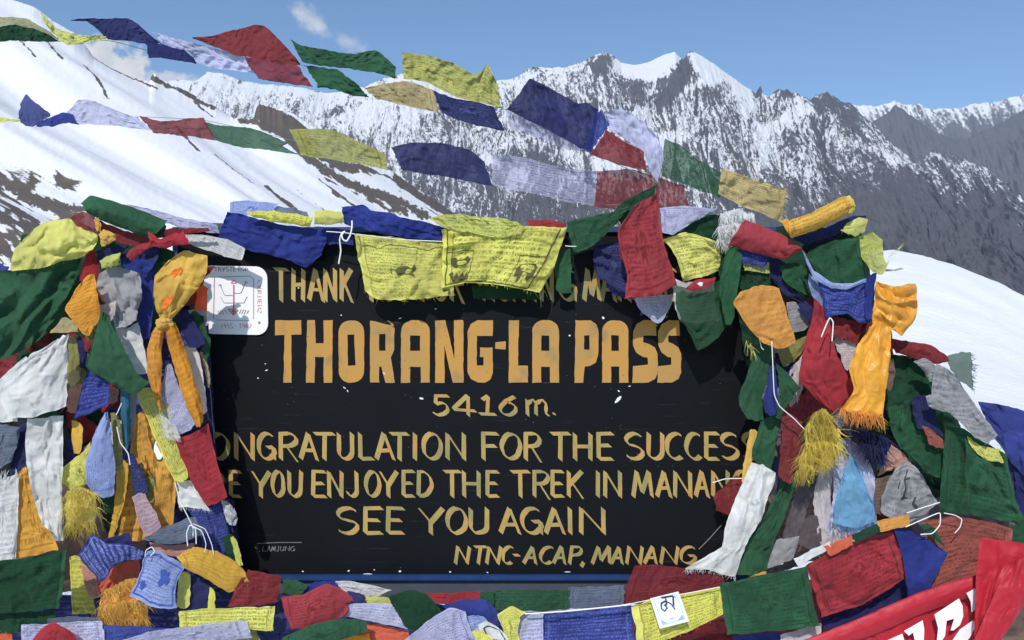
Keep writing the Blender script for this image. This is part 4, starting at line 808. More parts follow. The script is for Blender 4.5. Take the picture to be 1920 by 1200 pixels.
# ---------------------------------------------------------------- the bundle on the left post
build_flags('''
L|ye|5.7|baggy yellow flag ballooning at the top of the left bundle|46,446 62,430 82,418 130,411 180,430/26,470 70,458 125,452 183,452/20,494 68,482 120,474 172,470/22,509 80,501 125,490 160,478|k=1.5 b=4 st=c
L|dr.s|6|dull red flag bit behind the baggy yellow flag|133,407 152,398 172,400 187,424/140,420 160,415 190,432/150,432 170,432 192,445|k=1 b=1
L|gn|6|dark green flag rolled like a tube at the top of the left bundle|152,382 168,367 190,370 250,389 314,414/158,392 180,392 240,412 308,424/172,404 190,414 235,431 283,446|rv=3 k=.6
L|dg|5.6|dark round end of the green tube roll|283,434 290,420 304,414/288,440 300,432 312,424/290,448 304,444 310,432|b=1
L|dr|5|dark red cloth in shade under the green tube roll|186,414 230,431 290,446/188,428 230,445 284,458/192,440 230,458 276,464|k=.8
L|li.sd|3|pale lilac flag streaming right from the green tube roll|236,382 290,394 345,410 408,421/256,394 305,406 350,418 408,428/276,406 320,421 360,431 412,438|k=.9 N=6
L|dr|4|slim dark red flag pulled right below the pale lilac one|290,430 340,428 390,426/290,440 340,434 392,430/288,448 330,442 394,434|k=.7
L|rd|7.5|red knotted cloth beside the dark end of the green tube|278,434 300,448 322,438 344,432/280,448 304,458 326,450 350,446/284,462 310,466 330,460 356,458|k=1.8 b=1.5
L|rd|7|red cloth loop twisting left of the red knot|236,478 248,464 284,452/240,484 256,470 286,456/244,490 262,477 284,462|k=1.5 b=1
L|wh.d|2.6|white printed flag corner beside the royal blue flag|342,440 385,440 425,449 459,466/343,447 385,452 420,462 457,477/345,454 385,468 420,480 455,488|k=.7 N=6
L|nv|5|navy cloth folded below the orange tie of the left bundle|180,472 205,465 244,452/181,482 208,474 240,464/184,492 212,482 232,472|k=1
L|go|6.5|small mustard tie looped at the top of the left bundle|184,440 195,430 216,438/188,450 202,446 218,444/190,462 204,458 216,450|k=2.2 b=1.5 st=c
L|go|6.4|narrow mustard end sticking up beside the dull red bit|176,412 183,408 190,420/178,424 184,420 190,432/182,434 186,430 190,440|k=.8
L|nv|4|blue black cloth deep under the red loop|226,476 260,468 300,462/228,496 262,492 296,486/232,512 264,512 290,505|k=1.3 st=c
L|bl|4.6|royal blue folds between the red loop and the orange knot|232,488 255,486 288,488/230,500 256,500 286,502/240,506 260,510 280,512|k=1.5
L|dg|3.6|very dark green cloth right of the red loop|285,462 305,464 330,472/282,480 305,482 326,486/280,492 300,494 318,496|k=.8
L|lm|7|small lime knot above the grey shirt shaped flag|186,490 200,480 226,474/190,497 206,492 224,486/190,504 206,502 222,494|k=1.6 b=1.5 st=c
L|gy|6|pale grey crumpled flag shaped like a shirt in the left bundle|186,515 200,504 222,500 262,512/180,538 215,535 266,540/194,560 225,558 266,560/210,590 235,585 258,582/214,614 236,614 256,600|k=1.7 b=2 st=c
L|wh|5.2|white scarf tail below the shirt shaped grey flag|214,608 236,616 258,604/222,640 245,640 266,634/238,668 255,672 274,668/250,700 264,702 280,700|n=s k=1.2 st=h
L|bl|4.6|blue flag column right of the shirt shaped grey flag|258,505 275,508 292,512/262,545 278,548 291,550/258,590 272,592 286,590/255,632 268,638 280,634|k=1.1 st=h
L|rd|5.0|narrow red flag between the baggy yellow and the grey flag|160,480 170,470 180,470/154,500 166,496 180,500/148,528 164,524 182,530|k=1 st=h
L|dr|5|thin maroon strip hugging the left side of the shirt shaped flag|176,478 184,484 188,492/178,512 184,520 190,528/182,550 190,560 198,572|k=.7 st=h
L|gn|5.2|wide dark green flag filling the left edge below the baggy yellow|-25,506 30,506 90,494 152,486/-25,560 40,555 95,545 134,540/-25,620 40,602 90,588 118,572/-25,682 20,668 60,646 92,622|k=1.5 st=w b=2
L|bl|4|blue corner at the left edge above the wide green flag|-25,496 0,495 18,500/-25,506 0,506 14,510/-25,520 0,520 10,520|k=.5
L|og.d|8|orange printed flag shaped like a leaf at the left|150,532 164,516 177,514/132,560 156,552 184,558/122,580 154,580 187,592/136,602 158,606 183,606/157,627 166,630 178,612|N=12 k=.7 b=1.5 fig=0
L|ta|6.4|tan cloth scrap under the leaf shaped orange flag|104,612 118,594 144,604/98,618 120,610 146,616/92,624 120,624 148,622|k=.8
L|gn|8|green flag hanging as a triangle in the left bundle|190,584 196,586 201,590/180,622 200,625 220,628/172,660 208,668 243,676/165,688 218,716 262,704/215,722 250,741 281,716|k=.9 b=1
L|gn.s|7.4|paler green edge of the triangular flag over the blue one|176,632 184,620 190,610/166,665 175,680 186,690/160,686 172,700 190,708|k=.5
L|bl.d|7|blue flag with pale printing under the green triangle|166,688 185,692 205,706/154,722 178,720 206,726/139,786 168,776 204,757|N=9 k=.7 fig=0
L|sa|5.4|dusty pink cloth left of the blue printed flag|128,728 145,722 165,716/128,750 146,750 158,744/126,770 140,776 150,768|k=.8
L|sa.s|5.6|dusty pink cloth right of the blue printed flag|203,730 212,726 222,730/205,742 214,742 222,740/204,756 212,758 220,752|k=.5
L|ol|5.2|olive brown strip between white scarf and navy strip|128,630 136,632 144,640/129,664 138,666 148,670/130,696 138,698 148,696|k=.6 st=h
L|nv|5.4|navy strip beside the olive brown strip|143,636 150,630 158,640/148,662 154,660 160,664/150,690 156,690 160,688|k=.6 st=h
L|rd.s|5.6|small red triangle below the leaf shaped orange flag|155,630 168,630 180,616/158,646 166,646 174,640/162,660 164,660 168,654|k=.5
L|ta|5.8|pale tan pouch of cloth next to the white scarf|129,698 138,694 148,696/130,712 140,712 150,708/131,726 138,728 144,720|k=.8 b=1
L|dr|4.4|maroon cloth hanging behind the blue printed flag|124,770 140,764 160,780/128,800 150,800 180,796/136,820 160,828 190,812|k=1
L|wh|8|long white silk scarf draped over the left edge|104,640 116,630 128,627/60,664 95,660 127,660/30,700 85,705 126,700/-2,740 60,745 125,742/18,785 66,782 124,762|n=s k=1.1 st=h b=2
L|wh|7.4|white scarf fold fanning out to the left edge|48,668 56,676 62,690/10,702 28,712 44,722/-25,745 0,752 30,760/-25,790 5,792 34,790|n=s k=1 st=h
L|wh|7|lower white scarf hanging in pleats under the draped one|50,786 82,784 118,778/48,830 82,832 118,830/52,880 88,884 118,880/62,930 94,935 116,930/80,985 100,1000 118,1015|n=s k=1.7 st=h
L|gy.s|6|grey crumpled scarf lining beside the white pleats|70,830 90,836 112,834/76,890 96,900 116,896/90,960 104,970 118,966/100,1010 110,1016 120,1012|n=s k=1.8 st=c
L|gb|4|steel blue flag at the left edge below the white scarf|-25,790 5,796 38,800/-25,830 0,836 32,836/-25,882 -4,880 20,866|k=.9
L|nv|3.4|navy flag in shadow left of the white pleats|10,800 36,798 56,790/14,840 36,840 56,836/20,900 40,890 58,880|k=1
L|wh|6|white cloth panel at the left edge beside the orange panel|-25,902 8,896 36,890/-25,950 8,950 34,948/-25,1052 5,1050 30,1046|k=.9 st=h fr=t,16,24,wh
L|om.t|5.6|orange printed panel between white cloth and white pleats|36,884 46,876 58,884/35,950 56,948 76,956/33,1000 66,1000 98,1000/30,1048 70,1040 110,1030|N=7 k=.6
L|go|6|mustard scarf fold above the yellow tassel|134,788 146,790 156,800/134,820 146,822 154,830/138,850 146,852 150,850|n=s k=.8 st=h
L|ye.t|6.2|yellow flag rolled open like a trumpet over the tassel|170,830 150,850 112,880/172,850 154,876 118,905/176,880 164,906 140,928|k=1.3 b=2
L|br.t|5.8|brown and yellow printed rope of cloth beside the trumpet roll|150,850 162,834 176,822/146,872 158,856 174,842/140,882 156,876 172,868|k=1 N=6 b=1
L|yg|7|yellow silk tassel hanging in the left bundle|126,922 150,914 178,924/122,950 150,946 182,952/124,980 150,978 176,980|n=t k=1.6 st=c b=2 fr=b,36,144 fw=1.3
L|pb.d|8|light blue printed flag curling like a shell|196,775 200,772 203,772/172,828 188,818 207,806/160,868 190,862 215,858/162,905 190,902 216,898/182,932 200,934 214,926|N=13 k=.8 b=2 rot=1 fig=0
L|pb|8.3|smooth pale blue fold on the left of the shell flag|196,776 200,784 203,790/176,818 184,824 192,830/163,864 172,868 176,872|k=.5 b=1
L|ol.t|6.6|olive patterned rope of cloth beside the shell flag|206,776 214,774 222,780/210,810 220,810 230,815/214,860 222,860 230,862/216,880 222,882 232,876|N=8 k=.8 st=h ru=1
L|te|6|dark teal rolled flag behind the white string|226,730 234,728 244,735/227,780 236,780 244,785/230,838 237,840 243,832|k=.5 st=h ru=1.2
L|gy|5.2|grey strip right of the teal roll|243,740 248,738 256,742/244,780 249,780 254,785/243,826 247,828 251,812|k=.5 st=h
L|go|6.8|mustard scarf strip left of the orange silk|220,868 230,862 240,870/218,920 228,920 238,915/208,980 216,985 224,970/203,1012 208,1016 214,1000|n=s k=.7 st=h
L|om.t|5|broad orange silk scarf with dark printed script|256,776 270,768 290,772/246,830 280,826 312,832/240,880 290,880 330,880/222,950 275,948 328,940/205,1018 260,1014 322,1000|n=s N=9 k=1 st=h b=1.5
L|ye.ts|5.42|yellow printed strip slanting down across the orange silk|256,738 272,728 300,728/272,775 300,772 318,768/290,820 316,816 336,812/308,862 326,868 346,862/326,900 340,905 354,895|N=10 k=.7 rot=1 fig=0
L|wh.S|6.2|frayed white gauze beside the lilac printed flag|300,780 314,786 328,800/306,806 322,812 336,816/310,822 326,826 340,830|k=1.5 st=c fr=l,10,40
L|nv|6.4|navy drop shaped flag over the orange silk|240,852 246,850 252,856/244,884 258,884 272,894/250,912 262,914 278,912/254,938 264,938 276,926|k=.6 st=h b=1
L|pk.d|7|pale purple printed tag below the navy drop|248,932 258,926 272,926/254,955 270,952 284,948/262,984 280,978 296,970/270,1003 288,998 303,988|N=8 k=.5 fig=0
L|go|6.2|orange yellow scarf head tied above a knot beside the plaque|314,492 345,470 388,480/290,520 340,508 388,512/289,556 330,546 372,540/296,590 318,584 344,574/302,602 312,602 322,598|n=s k=1 b=3.5 id=ohead
L|go|6.6|twisted knot of the orange yellow scarf|292,600 306,594 322,598/292,608 308,606 324,606/294,616 310,616 324,614|n=s k=2.2 b=2.2 st=c
L|og.t|6|left tail of the knotted orange scarf|290,614 300,612 310,616/276,650 290,650 304,652/276,700 290,704 304,702/288,740 294,745 303,744/299,768 301,770 304,766|n=s k=1 st=h ru=1.5 N=9 fig=0
L|og.t|6.1|long right tail of the knotted orange scarf|308,614 316,610 328,604/318,655 332,652 346,648/334,712 348,708 362,704/350,764 364,760 378,756/368,802 374,800 381,792|n=s k=.9 st=h ru=2 N=14 fig=0
L|li.d|5.5|lilac printed flag between the tails of the orange scarf|310,688 315,684 320,682/303,722 318,716 330,710/304,756 326,748 344,742/314,790 336,780 356,770/334,817 352,808 368,796|N=12 k=.8 rot=1 fig=0 fr=l,6,40
L|nv|4.8|navy flag strip right of the knotted scarf|326,588 336,582 350,580/336,610 350,606 366,606/350,640 364,638 382,632/356,652 370,652 386,644|k=.8 st=h
L|wh|4.4|white scarf strip along the edge of the board|346,650 358,646 368,650/358,690 368,690 378,690/366,730 374,734 384,728/376,776 382,778 388,770|n=s k=.8 st=h
L|gn.s|4|green flag corner below the plaque|358,586 366,582 374,590/368,618 380,618 390,628/380,652 386,656 394,640/384,676 388,678 392,664|k=.7
L|ta|3.6|narrow tan ribbon end hanging beside the board text|374,660 378,660 382,664/384,692 388,690 391,692/388,726 392,726 395,720|k=.5
L|dr|3.6|dark red flag corner against the plaque|362,512 385,500 404,500/352,540 372,532 384,522/344,574 356,572 368,568|k=.8
L|or_|4.6|orange red cloth tag hooked on the plaque edge|370,540 379,534 390,540/367,560 377,558 389,562/364,582 376,582 388,584|k=.4 b=.6
L|rd.t|5.8|red flag hanging flat beside the word CONGRATULATION|328,822 360,812 391,794/342,862 372,854 402,846/362,910 390,902 414,894/389,949 408,942 426,932|N=11 k=.6 st=h
L|wh|4.6|white silky flag behind the hanging red flag|326,902 350,900 370,905/330,925 355,928 380,935/336,950 362,952 394,958|k=1.6 st=c fr=b,8,40
L|bl|4.4|blue flag tail under the hanging red flag|352,954 384,954 414,944/372,990 400,990 426,985/382,1034 410,1040 432,1030|k=1.2 st=h
L|gy|5|silvery foil scarf end at the edge of the board|414,938 426,940 440,952/420,960 432,962 445,970/426,980 434,986 444,984|n=s k=2 st=c b=1 sat=1
L|dg|5.2|dark green strip below the silvery foil end|418,1008 428,1002 438,1002/422,1030 432,1030 446,1032/430,1056 440,1060 452,1056|k=.7 st=h
L|lm|5.6|lime strip end right of the dark green strip|432,1008 437,1006 442,1010/438,1030 444,1028 450,1034/444,1060 450,1062 456,1060|k=.5 st=h
L|gb.d|7|blue grey printed flag pulled toward the white strings|266,1010 310,988 366,968/282,1014 320,1000 374,984/300,1020 340,1018 382,1002|N=7 k=1
L|sa.s|6|rosy strip of cloth under the blue grey printed flag|280,1018 320,1022 366,1018/284,1026 320,1032 362,1034/290,1036 320,1042 352,1046|k=.8
L|zb.d|8.6|wrinkled royal blue flag with white lines at lower left|145,1042 172,1002 200,1018 240,1022 273,1034/160,1060 184,1040 205,1042 240,1040 268,1046/188,1092 202,1082 212,1062 236,1052 262,1050|N=10 k=1.6 fig=0 b=1.5 rot=1
L|pb.d|9|white and blue printed flag swinging at lower left|274,1034 292,1030 318,1044 350,1062/266,1062 290,1064 318,1074 336,1082/256,1090 286,1102 312,1108 328,1112/242,1116 280,1136 308,1142 331,1140|N=12 k=.6 id=swing
L|go.d|9.4|mustard printed flag bending down at lower left of the board|332,1044 362,1025 405,1034 440,1052 458,1068/338,1054 370,1048 408,1062 436,1078 462,1082/345,1064 384,1084 414,1103 428,1110 470,1092|N=6 k=.7 rv=1
L|or_.s|5|orange red cloth above the gold tassel|180,1085 220,1060 262,1048/186,1105 224,1088 262,1080/190,1122 226,1112 262,1108|k=1.1
L|og|7|bright gold tassel spilling at the bottom left|196,1108 240,1088 268,1082/186,1138 232,1128 274,1126/186,1160 232,1160 276,1160|n=t k=1.8 st=c b=3 fr=b,30,220,go fw=1.9 sat=1
L|sa|4.4|dusty red cloth left of the gold tassel|150,1060 172,1062 196,1078/158,1090 176,1092 192,1100/168,1122 180,1120 190,1116|k=.8
L|ye.d|4|lime printed flag hanging behind the gold tassel|130,1044 146,1042 160,1050/132,1090 150,1090 172,1096/136,1150 158,1152 180,1150|N=10 k=.8 fig=0
L|ye|7.6|bright yellow strip below the mustard printed flag|336,1076 346,1072 356,1076/334,1104 345,1102 357,1104/330,1138 344,1142 356,1134|k=.6 st=h
L|nv|7.2|navy flag between two yellow strips at lower left|354,1078 376,1084 398,1104/356,1108 376,1112 394,1118/358,1144 374,1148 388,1144|k=.8 st=h
L|ye|7.4|thin yellow strip end right of the navy flag|394,1100 398,1104 403,1112/391,1122 397,1126 403,1128/388,1146 396,1148 404,1146|k=.4 st=h
''')
''
# ---------------------------------------------------------------- the bundle on the right post
build_flags('''
R|wh|3|frayed white silk tuft at the top of the right bundle|1352,402 1384,392 1414,404/1348,425 1372,420 1396,420/1346,450 1362,450 1380,446|n=t k=1.6 st=c b=1.5 fr=b,26,80 fw=2.2 fj=.6
R|rd|5|dark red rolled flag right of the white tuft|1396,412 1430,424 1470,441 1504,465/1380,436 1420,448 1462,463 1503,467/1365,460 1410,474 1470,487 1500,469|k=.8 rv=2.5
R|bl|4.4|blue frayed flag end below the dark red roll|1388,462 1416,468 1446,478/1386,474 1414,482 1440,490/1386,486 1412,494 1434,500|k=1.2 fr=b,10,60
R|go.d|6|mustard printed roll standing up at the top right|1478,415 1522,399 1572,372 1592,368/1480,430 1528,413 1578,392 1600,382/1483,447 1532,430 1580,408 1601,396|N=4 rv=2.5 k=.4 fig=0 b=.5
R|ye|6.4|lime yellow end of the mustard printed roll|1586,369 1593,367 1599,374/1590,382 1597,380 1604,384/1592,400 1598,399 1602,394|k=.4 b=1
R|og|5|orange fold at the lower end of the mustard roll|1464,412 1474,411 1482,417/1470,424 1478,426 1484,432/1476,436 1481,440 1485,446|k=.6
R|nv|4.4|navy flag stretched below the mustard roll|1482,446 1540,430 1598,405 1624,404/1494,452 1546,440 1596,418 1624,407/1508,460 1552,446 1592,428 1622,411|k=.8
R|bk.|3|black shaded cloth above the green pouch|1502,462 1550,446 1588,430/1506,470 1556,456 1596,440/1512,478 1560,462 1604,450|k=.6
R|lm|5|lime scrap curling at the right end of the navy flag|1588,420 1610,408 1627,412/1582,428 1604,424 1623,424/1574,430 1600,442 1620,436|k=1 b=1
R|lm.ts|4.4|pale lime flag forming an arch at the right edge of the bundle|1606,448 1636,435 1655,450/1612,474 1640,468 1655,470/1624,496 1644,500 1660,492/1638,510 1654,516 1667,490|k=1 N=8 id=arch
R|gn|6|green flag forming an open pouch in the right bundle|1508,476 1566,450 1611,447/1526,498 1572,484 1615,484/1538,518 1578,514 1619,510/1544,531 1582,536 1622,526|k=1 b=-1.5
R|pb|6.6|pale blue hem band under the green pouch|1505,468 1528,508 1562,530 1595,532 1623,521/1507,474 1526,513 1560,535 1594,537 1624,525/1509,480 1523,518 1558,540 1592,541 1624,530|k=.5 b=.6
R|pb.s|5.6|pale blue flag edge left of the dark blue printed flag|1515,512 1524,520 1534,528/1517,540 1530,548 1546,556/1530,568 1540,576 1549,584|k=.6
R|bl.d|6.2|dark blue printed flag below the pale blue hem band|1530,520 1562,540 1602,540 1642,514/1540,548 1572,560 1608,556 1639,542/1546,576 1580,582 1612,578 1636,574/1548,596 1588,589 1612,606 1634,602|N=10 k=1 fig=0
R|bl|6.5|vertical blue fold on the right side of the dark blue printed flag|1624,522 1634,514 1643,512/1622,552 1632,552 1640,552/1620,590 1628,600 1634,598|k=.6 st=h
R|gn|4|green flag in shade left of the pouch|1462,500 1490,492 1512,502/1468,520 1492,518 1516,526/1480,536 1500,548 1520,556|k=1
R|nv|3.4|navy loop of cloth left of the shaded green flag|1440,486 1456,484 1470,492/1444,508 1460,520 1486,544/1452,530 1476,556 1520,572|k=1
R|lm|3.8|olive lime scrap below the blue frayed flag|1393,488 1415,484 1442,492/1394,500 1416,502 1442,504/1396,508 1418,508 1444,514|k=1.2
R|dg|3.4|dark green scrap above the orange printed flag|1382,522 1410,512 1444,512/1384,536 1412,530 1444,528/1390,548 1414,548 1446,542|k=1.2
R|og.d|7|orange printed flag leaning left of the bundle centre|1388,548 1425,534 1460,540/1376,568 1420,566 1470,568/1398,608 1438,606 1480,602/1428,640 1462,636 1490,630/1452,652 1470,654 1492,640|N=9 k=.6 fig=0 b=1 id=orflag
R|gn|5|green strip hanging left of the orange printed flag|1362,472 1376,460 1392,478/1352,515 1368,512 1386,522/1350,555 1366,558 1380,560/1362,608 1368,610 1376,600|k=1 st=h
R|gn.S|3.6|translucent green flag hanging to a point right of PASS|1266,533 1300,545 1338,530 1380,516/1267,568 1300,580 1342,572 1379,556/1278,600 1304,620 1342,608 1375,592/1296,630 1310,657 1340,640 1372,600|k=.7 N=10
R|wh.ts|3|white flag behind the translucent green flag|1262,520 1286,530 1340,522/1264,560 1290,570 1340,560/1272,598 1300,606 1350,600|k=.8 N=9
R|rd|4.4|red oval scrap with a white patch over the green flag|1284,542 1302,526 1342,520/1290,544 1312,534 1340,526/1296,546 1316,542 1336,532|k=.5 b=.5 id=oval
R|dg|2.6|dark green cloth inside the post behind the yellow flag|1340,440 1366,440 1392,450/1340,480 1368,480 1394,490/1350,520 1370,520 1390,530|k=1
R|gy.d|4|grey printed cloth below the navy loop|1474,568 1490,566 1506,574/1478,594 1498,594 1516,600/1484,624 1500,622 1520,610|N=8 k=.9 fig=0
R|nv|4.6|navy scrap right of the grey printed cloth|1496,570 1510,566 1522,574/1500,585 1514,586 1526,590/1508,598 1518,602 1528,602|k=.8
R|rd|6|red flag triangle spreading below the blue printed flag|1526,560 1538,570 1550,582/1522,600 1540,602 1558,622/1508,650 1544,656 1570,668/1498,712 1548,722 1602,728/1540,756 1564,773 1592,745|N=12 k=1 b=1
R|dr|5|dark red cloth in shade right of the red triangle|1556,592 1590,598 1618,606/1560,614 1590,618 1614,626/1566,632 1590,638 1608,646|k=1
R|ol.t|4.6|olive cloth below the orange printed flag|1458,652 1488,640 1518,628/1462,668 1488,660 1510,648/1468,688 1484,680 1502,664|N=8 k=.9
R|wp|4|pale pink cloth left of the red triangle|1482,690 1500,672 1512,652/1478,724 1492,716 1502,702/1480,762 1494,752 1506,728|k=.9
R|wp.t|4.4|whitish printed cloth between red triangle and orange scarf|1566,640 1584,638 1606,640/1574,664 1588,664 1602,664/1582,690 1590,694 1598,690|N=9 k=.8 fig=0
R|og|7.6|orange satin scarf knotted as a bow at the bundle's right|1642,528 1680,536 1718,531/1640,556 1686,572 1720,562/1636,588 1680,600 1718,594/1636,606 1668,616 1692,630|n=s k=2 st=c b=2.5 sat=1
R|og|8|long orange satin scarf hanging with a frayed end|1630,612 1650,602 1671,614/1606,650 1636,640 1670,658/1592,690 1626,690 1666,700/1600,732 1630,736 1660,742/1576,768 1614,772 1654,778|n=s k=1 st=h b=1.5 sat=1 fr=b,32,150,og fw=2 fj=.5
R|dr|5|dark red flag swelling over the white snow at right|1668,634 1700,640 1740,645 1776,668/1672,650 1710,656 1750,664 1779,671/1680,662 1720,674 1760,682 1781,676|k=.8 b=1
R|gn.S|4|sheer green flag with frayed edge over the snow|1774,668 1800,660 1821,661/1782,690 1804,690 1823,696/1796,712 1812,722 1824,732|k=.8 fr=r,10,40
R|dg|3.6|dark green flag right of the orange scarf|1668,664 1706,668 1748,688/1664,700 1700,706 1744,716/1660,740 1700,746 1740,748/1658,768 1690,772 1726,770|k=1.1
R|gy.d|6|grey printed flag looping over the dark green flag|1712,678 1736,672 1760,690/1728,690 1748,688 1764,704/1742,716 1754,714 1764,720|N=6 k=1.2 b=1.5 fig=0
R|gy.d|6.4|long grey printed flag slanting down to the right|1756,682 1774,690 1794,704/1746,718 1776,722 1806,726/1750,752 1790,758 1832,764/1798,790 1830,796 1856,796/1828,822 1852,832 1871,816|N=11 k=1.1 st=h fig=0
R|gy|7|small grey ruffle on the long grey printed flag|1736,742 1756,738 1780,752/1740,756 1762,756 1786,764/1748,766 1768,772 1790,772|k=2 st=c b=1
R|bl|3.6|royal blue flag stretching to the right edge|1834,753 1870,757 1935,774/1844,780 1880,804 1935,830/1856,808 1890,858 1935,910|k=.7
R|nv|3|dark blue cloth hanging below the royal blue flag at the right edge|1872,842 1890,856 1935,906/1884,890 1902,900 1935,930/1896,950 1912,965 1935,990|k=1
R|gn|5|large green flag filling the lower right|1774,800 1806,804 1850,830 1886,852/1768,850 1810,856 1856,872 1898,900/1764,906 1812,914 1862,928 1908,944/1762,962 1815,966 1870,974 1926,986|k=1.1 b=1.5
R|ye.d|5.6|lime printed strip along the top of the large green flag|1812,816 1840,836 1876,842/1818,834 1844,850 1880,856/1826,844 1850,862 1882,868|N=4 k=.7
R|gn.d|4.4|striped green flag left of the navy scrap with red lining|1664,764 1696,752 1732,744/1668,800 1700,800 1748,800/1688,840 1720,850 1762,848/1716,868 1740,888 1768,898|N=16 k=1 rot=1 fig=0
R|nv|5.2|navy scrap with red lining over the striped green flag|1710,748 1722,740 1738,742/1712,775 1732,780 1756,790/1720,802 1744,808 1772,822|k=1
R|rw|5.4|brick red lining of the navy scrap|1728,798 1744,804 1758,816/1736,816 1750,822 1768,826/1742,832 1758,840 1770,840|k=.8
R|sa|4|salmon pink cloth above the grey script flag|1672,834 1690,846 1708,864/1658,860 1674,866 1696,872/1644,892 1658,886 1676,878|k=.9
R|gy.t|5|grey flag with bold black script|1678,880 1700,864 1722,880/1664,904 1698,900 1738,906/1652,940 1698,936 1752,930/1650,962 1700,982 1760,944|N=7 k=.9 id=script
R|br.d|4.6|brown grey printed cloth left of the bold script flag|1644,898 1656,894 1670,890/1640,925 1652,925 1664,922/1640,962 1650,964 1660,958|N=8 k=.9 fig=0
R|yg|6.6|frayed yellow silk bunch in the middle of the right bundle|1528,775 1545,768 1556,784/1512,800 1544,796 1570,806/1510,830 1540,828 1576,834/1500,856 1524,860 1560,860|n=t k=1.8 st=c b=2.5 fr=b,34,192 fw=1.3 fj=.6
R|yg|6.4|lower yellow silk strands left of the light blue scarf|1508,850 1516,848 1526,856/1502,870 1512,870 1522,874/1494,884 1504,888 1514,886|n=t k=1.2 st=c fr=b,26,96 fw=1.3
R|dr.t|5.6|dark red flag hanging left of the yellow silk bunch|1466,782 1484,776 1504,790/1466,815 1486,815 1505,820/1464,850 1482,854 1500,850/1458,892 1470,900 1482,908|N=10 k=.9 st=h
R|nv|5|frayed navy fringe beneath the orange satin scarf|1600,806 1634,812 1666,824/1612,830 1640,836 1660,842/1624,848 1640,852 1656,858|n=t k=1.5 st=c fr=b,24,160 fw=1.8 fj=.5
R|gb|5.2|slate blue cloth beside the orange fringe|1552,768 1574,768 1600,790/1562,788 1580,790 1598,802/1574,806 1586,812 1598,818|k=1.4 st=c
R|li|4|pale lavender scarf behind the light blue one|1570,826 1590,820 1620,842/1562,880 1600,880 1640,890/1560,940 1600,945 1644,945/1545,1010 1590,1005 1644,985|n=s k=1.1 st=h
R|sk|4.6|light blue scarf hanging between lavender folds|1590,858 1596,852 1604,862/1578,895 1600,895 1622,905/1566,940 1600,940 1636,945/1562,982 1604,990 1642,976|n=s k=1.3 st=h b=1 fr=b,26,50
R|wp|4.2|whitish creased scarf left of the light blue one|1538,862 1550,856 1562,862/1532,900 1546,900 1560,905/1526,940 1544,945 1558,950/1530,990 1550,1000 1580,1000/1540,1030 1570,1025 1606,1014|n=s k=1.3 st=h
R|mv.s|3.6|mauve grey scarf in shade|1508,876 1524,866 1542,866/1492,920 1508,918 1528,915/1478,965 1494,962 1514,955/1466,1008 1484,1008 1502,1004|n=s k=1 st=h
R|mv.s|4.4|rounded smoky grey scarf end beside the whitish scarf|1512,972 1524,964 1534,970/1500,1000 1520,996 1540,1000/1496,1020 1516,1030 1540,1034|n=s k=.6
R|gy|3.8|pale grey scarf corner above the string clips|1456,1010 1478,1008 1500,1004/1446,1036 1468,1034 1494,1028/1434,1066 1460,1060 1488,1046|n=s k=.8
R|wh|5.2|big white silk scarf falling left across the board corner|1410,868 1430,872 1456,886/1394,900 1420,902 1452,906/1376,942 1405,945 1440,935/1360,990 1390,990 1424,980/1352,1024 1376,1030 1402,1016/1286,1066 1330,1070 1378,1082|n=s k=1.1 st=h b=1.5 fr=b,10,50
R|gn|4.2|dark green scarf along the big white scarf|1474,892 1488,884 1504,880/1446,942 1466,932 1490,916/1424,985 1446,985 1472,968/1384,1034 1420,1032 1450,1020/1378,1078 1408,1078 1438,1070|n=s k=1.4 st=h
R|gn|5|green flag hanging off the string end left of the blue one|1418,648 1436,642 1448,660/1402,700 1420,700 1440,704/1384,754 1408,760 1432,764/1400,784 1416,790 1432,786|k=1 st=h N=12
R|gn|5.2|green flag right of the bundled blue flag|1452,678 1474,696 1500,728/1458,704 1474,720 1490,742/1460,744 1466,752 1474,762/1452,786 1458,786 1464,784|k=1
R|bl|6|narrow bundled blue flag tied with white cord|1444,686 1449,682 1453,688/1437,722 1447,722 1457,726/1432,755 1444,756 1458,757/1434,774 1444,780 1456,774|k=.8 st=h ru=1.5
R|gn|4.6|lower green flag pointing down above the white scarf|1428,786 1444,782 1460,776/1416,822 1436,824 1456,826/1410,856 1428,860 1452,856/1420,872 1438,890 1448,876|k=1.1
R|go|4.2|mustard strip running down beside the word SUCCESS|1406,806 1414,806 1424,812/1400,840 1408,842 1416,846/1394,874 1402,878 1408,880/1390,902 1396,904 1402,900|k=.7 st=h
R|dr.s|2|dull red flag behind the big white scarf over the last letters|1372,896 1384,892 1398,896/1338,932 1362,926 1388,930/1344,956 1360,964 1376,962|k=.8
R|dr.s|4.4|wide dark red sheer flag below the board's right corner|1190,1060 1240,1059 1300,1067 1368,1080/1178,1090 1235,1090 1296,1090 1356,1092/1163,1133 1220,1125 1290,1112 1346,1101|k=.5
''')
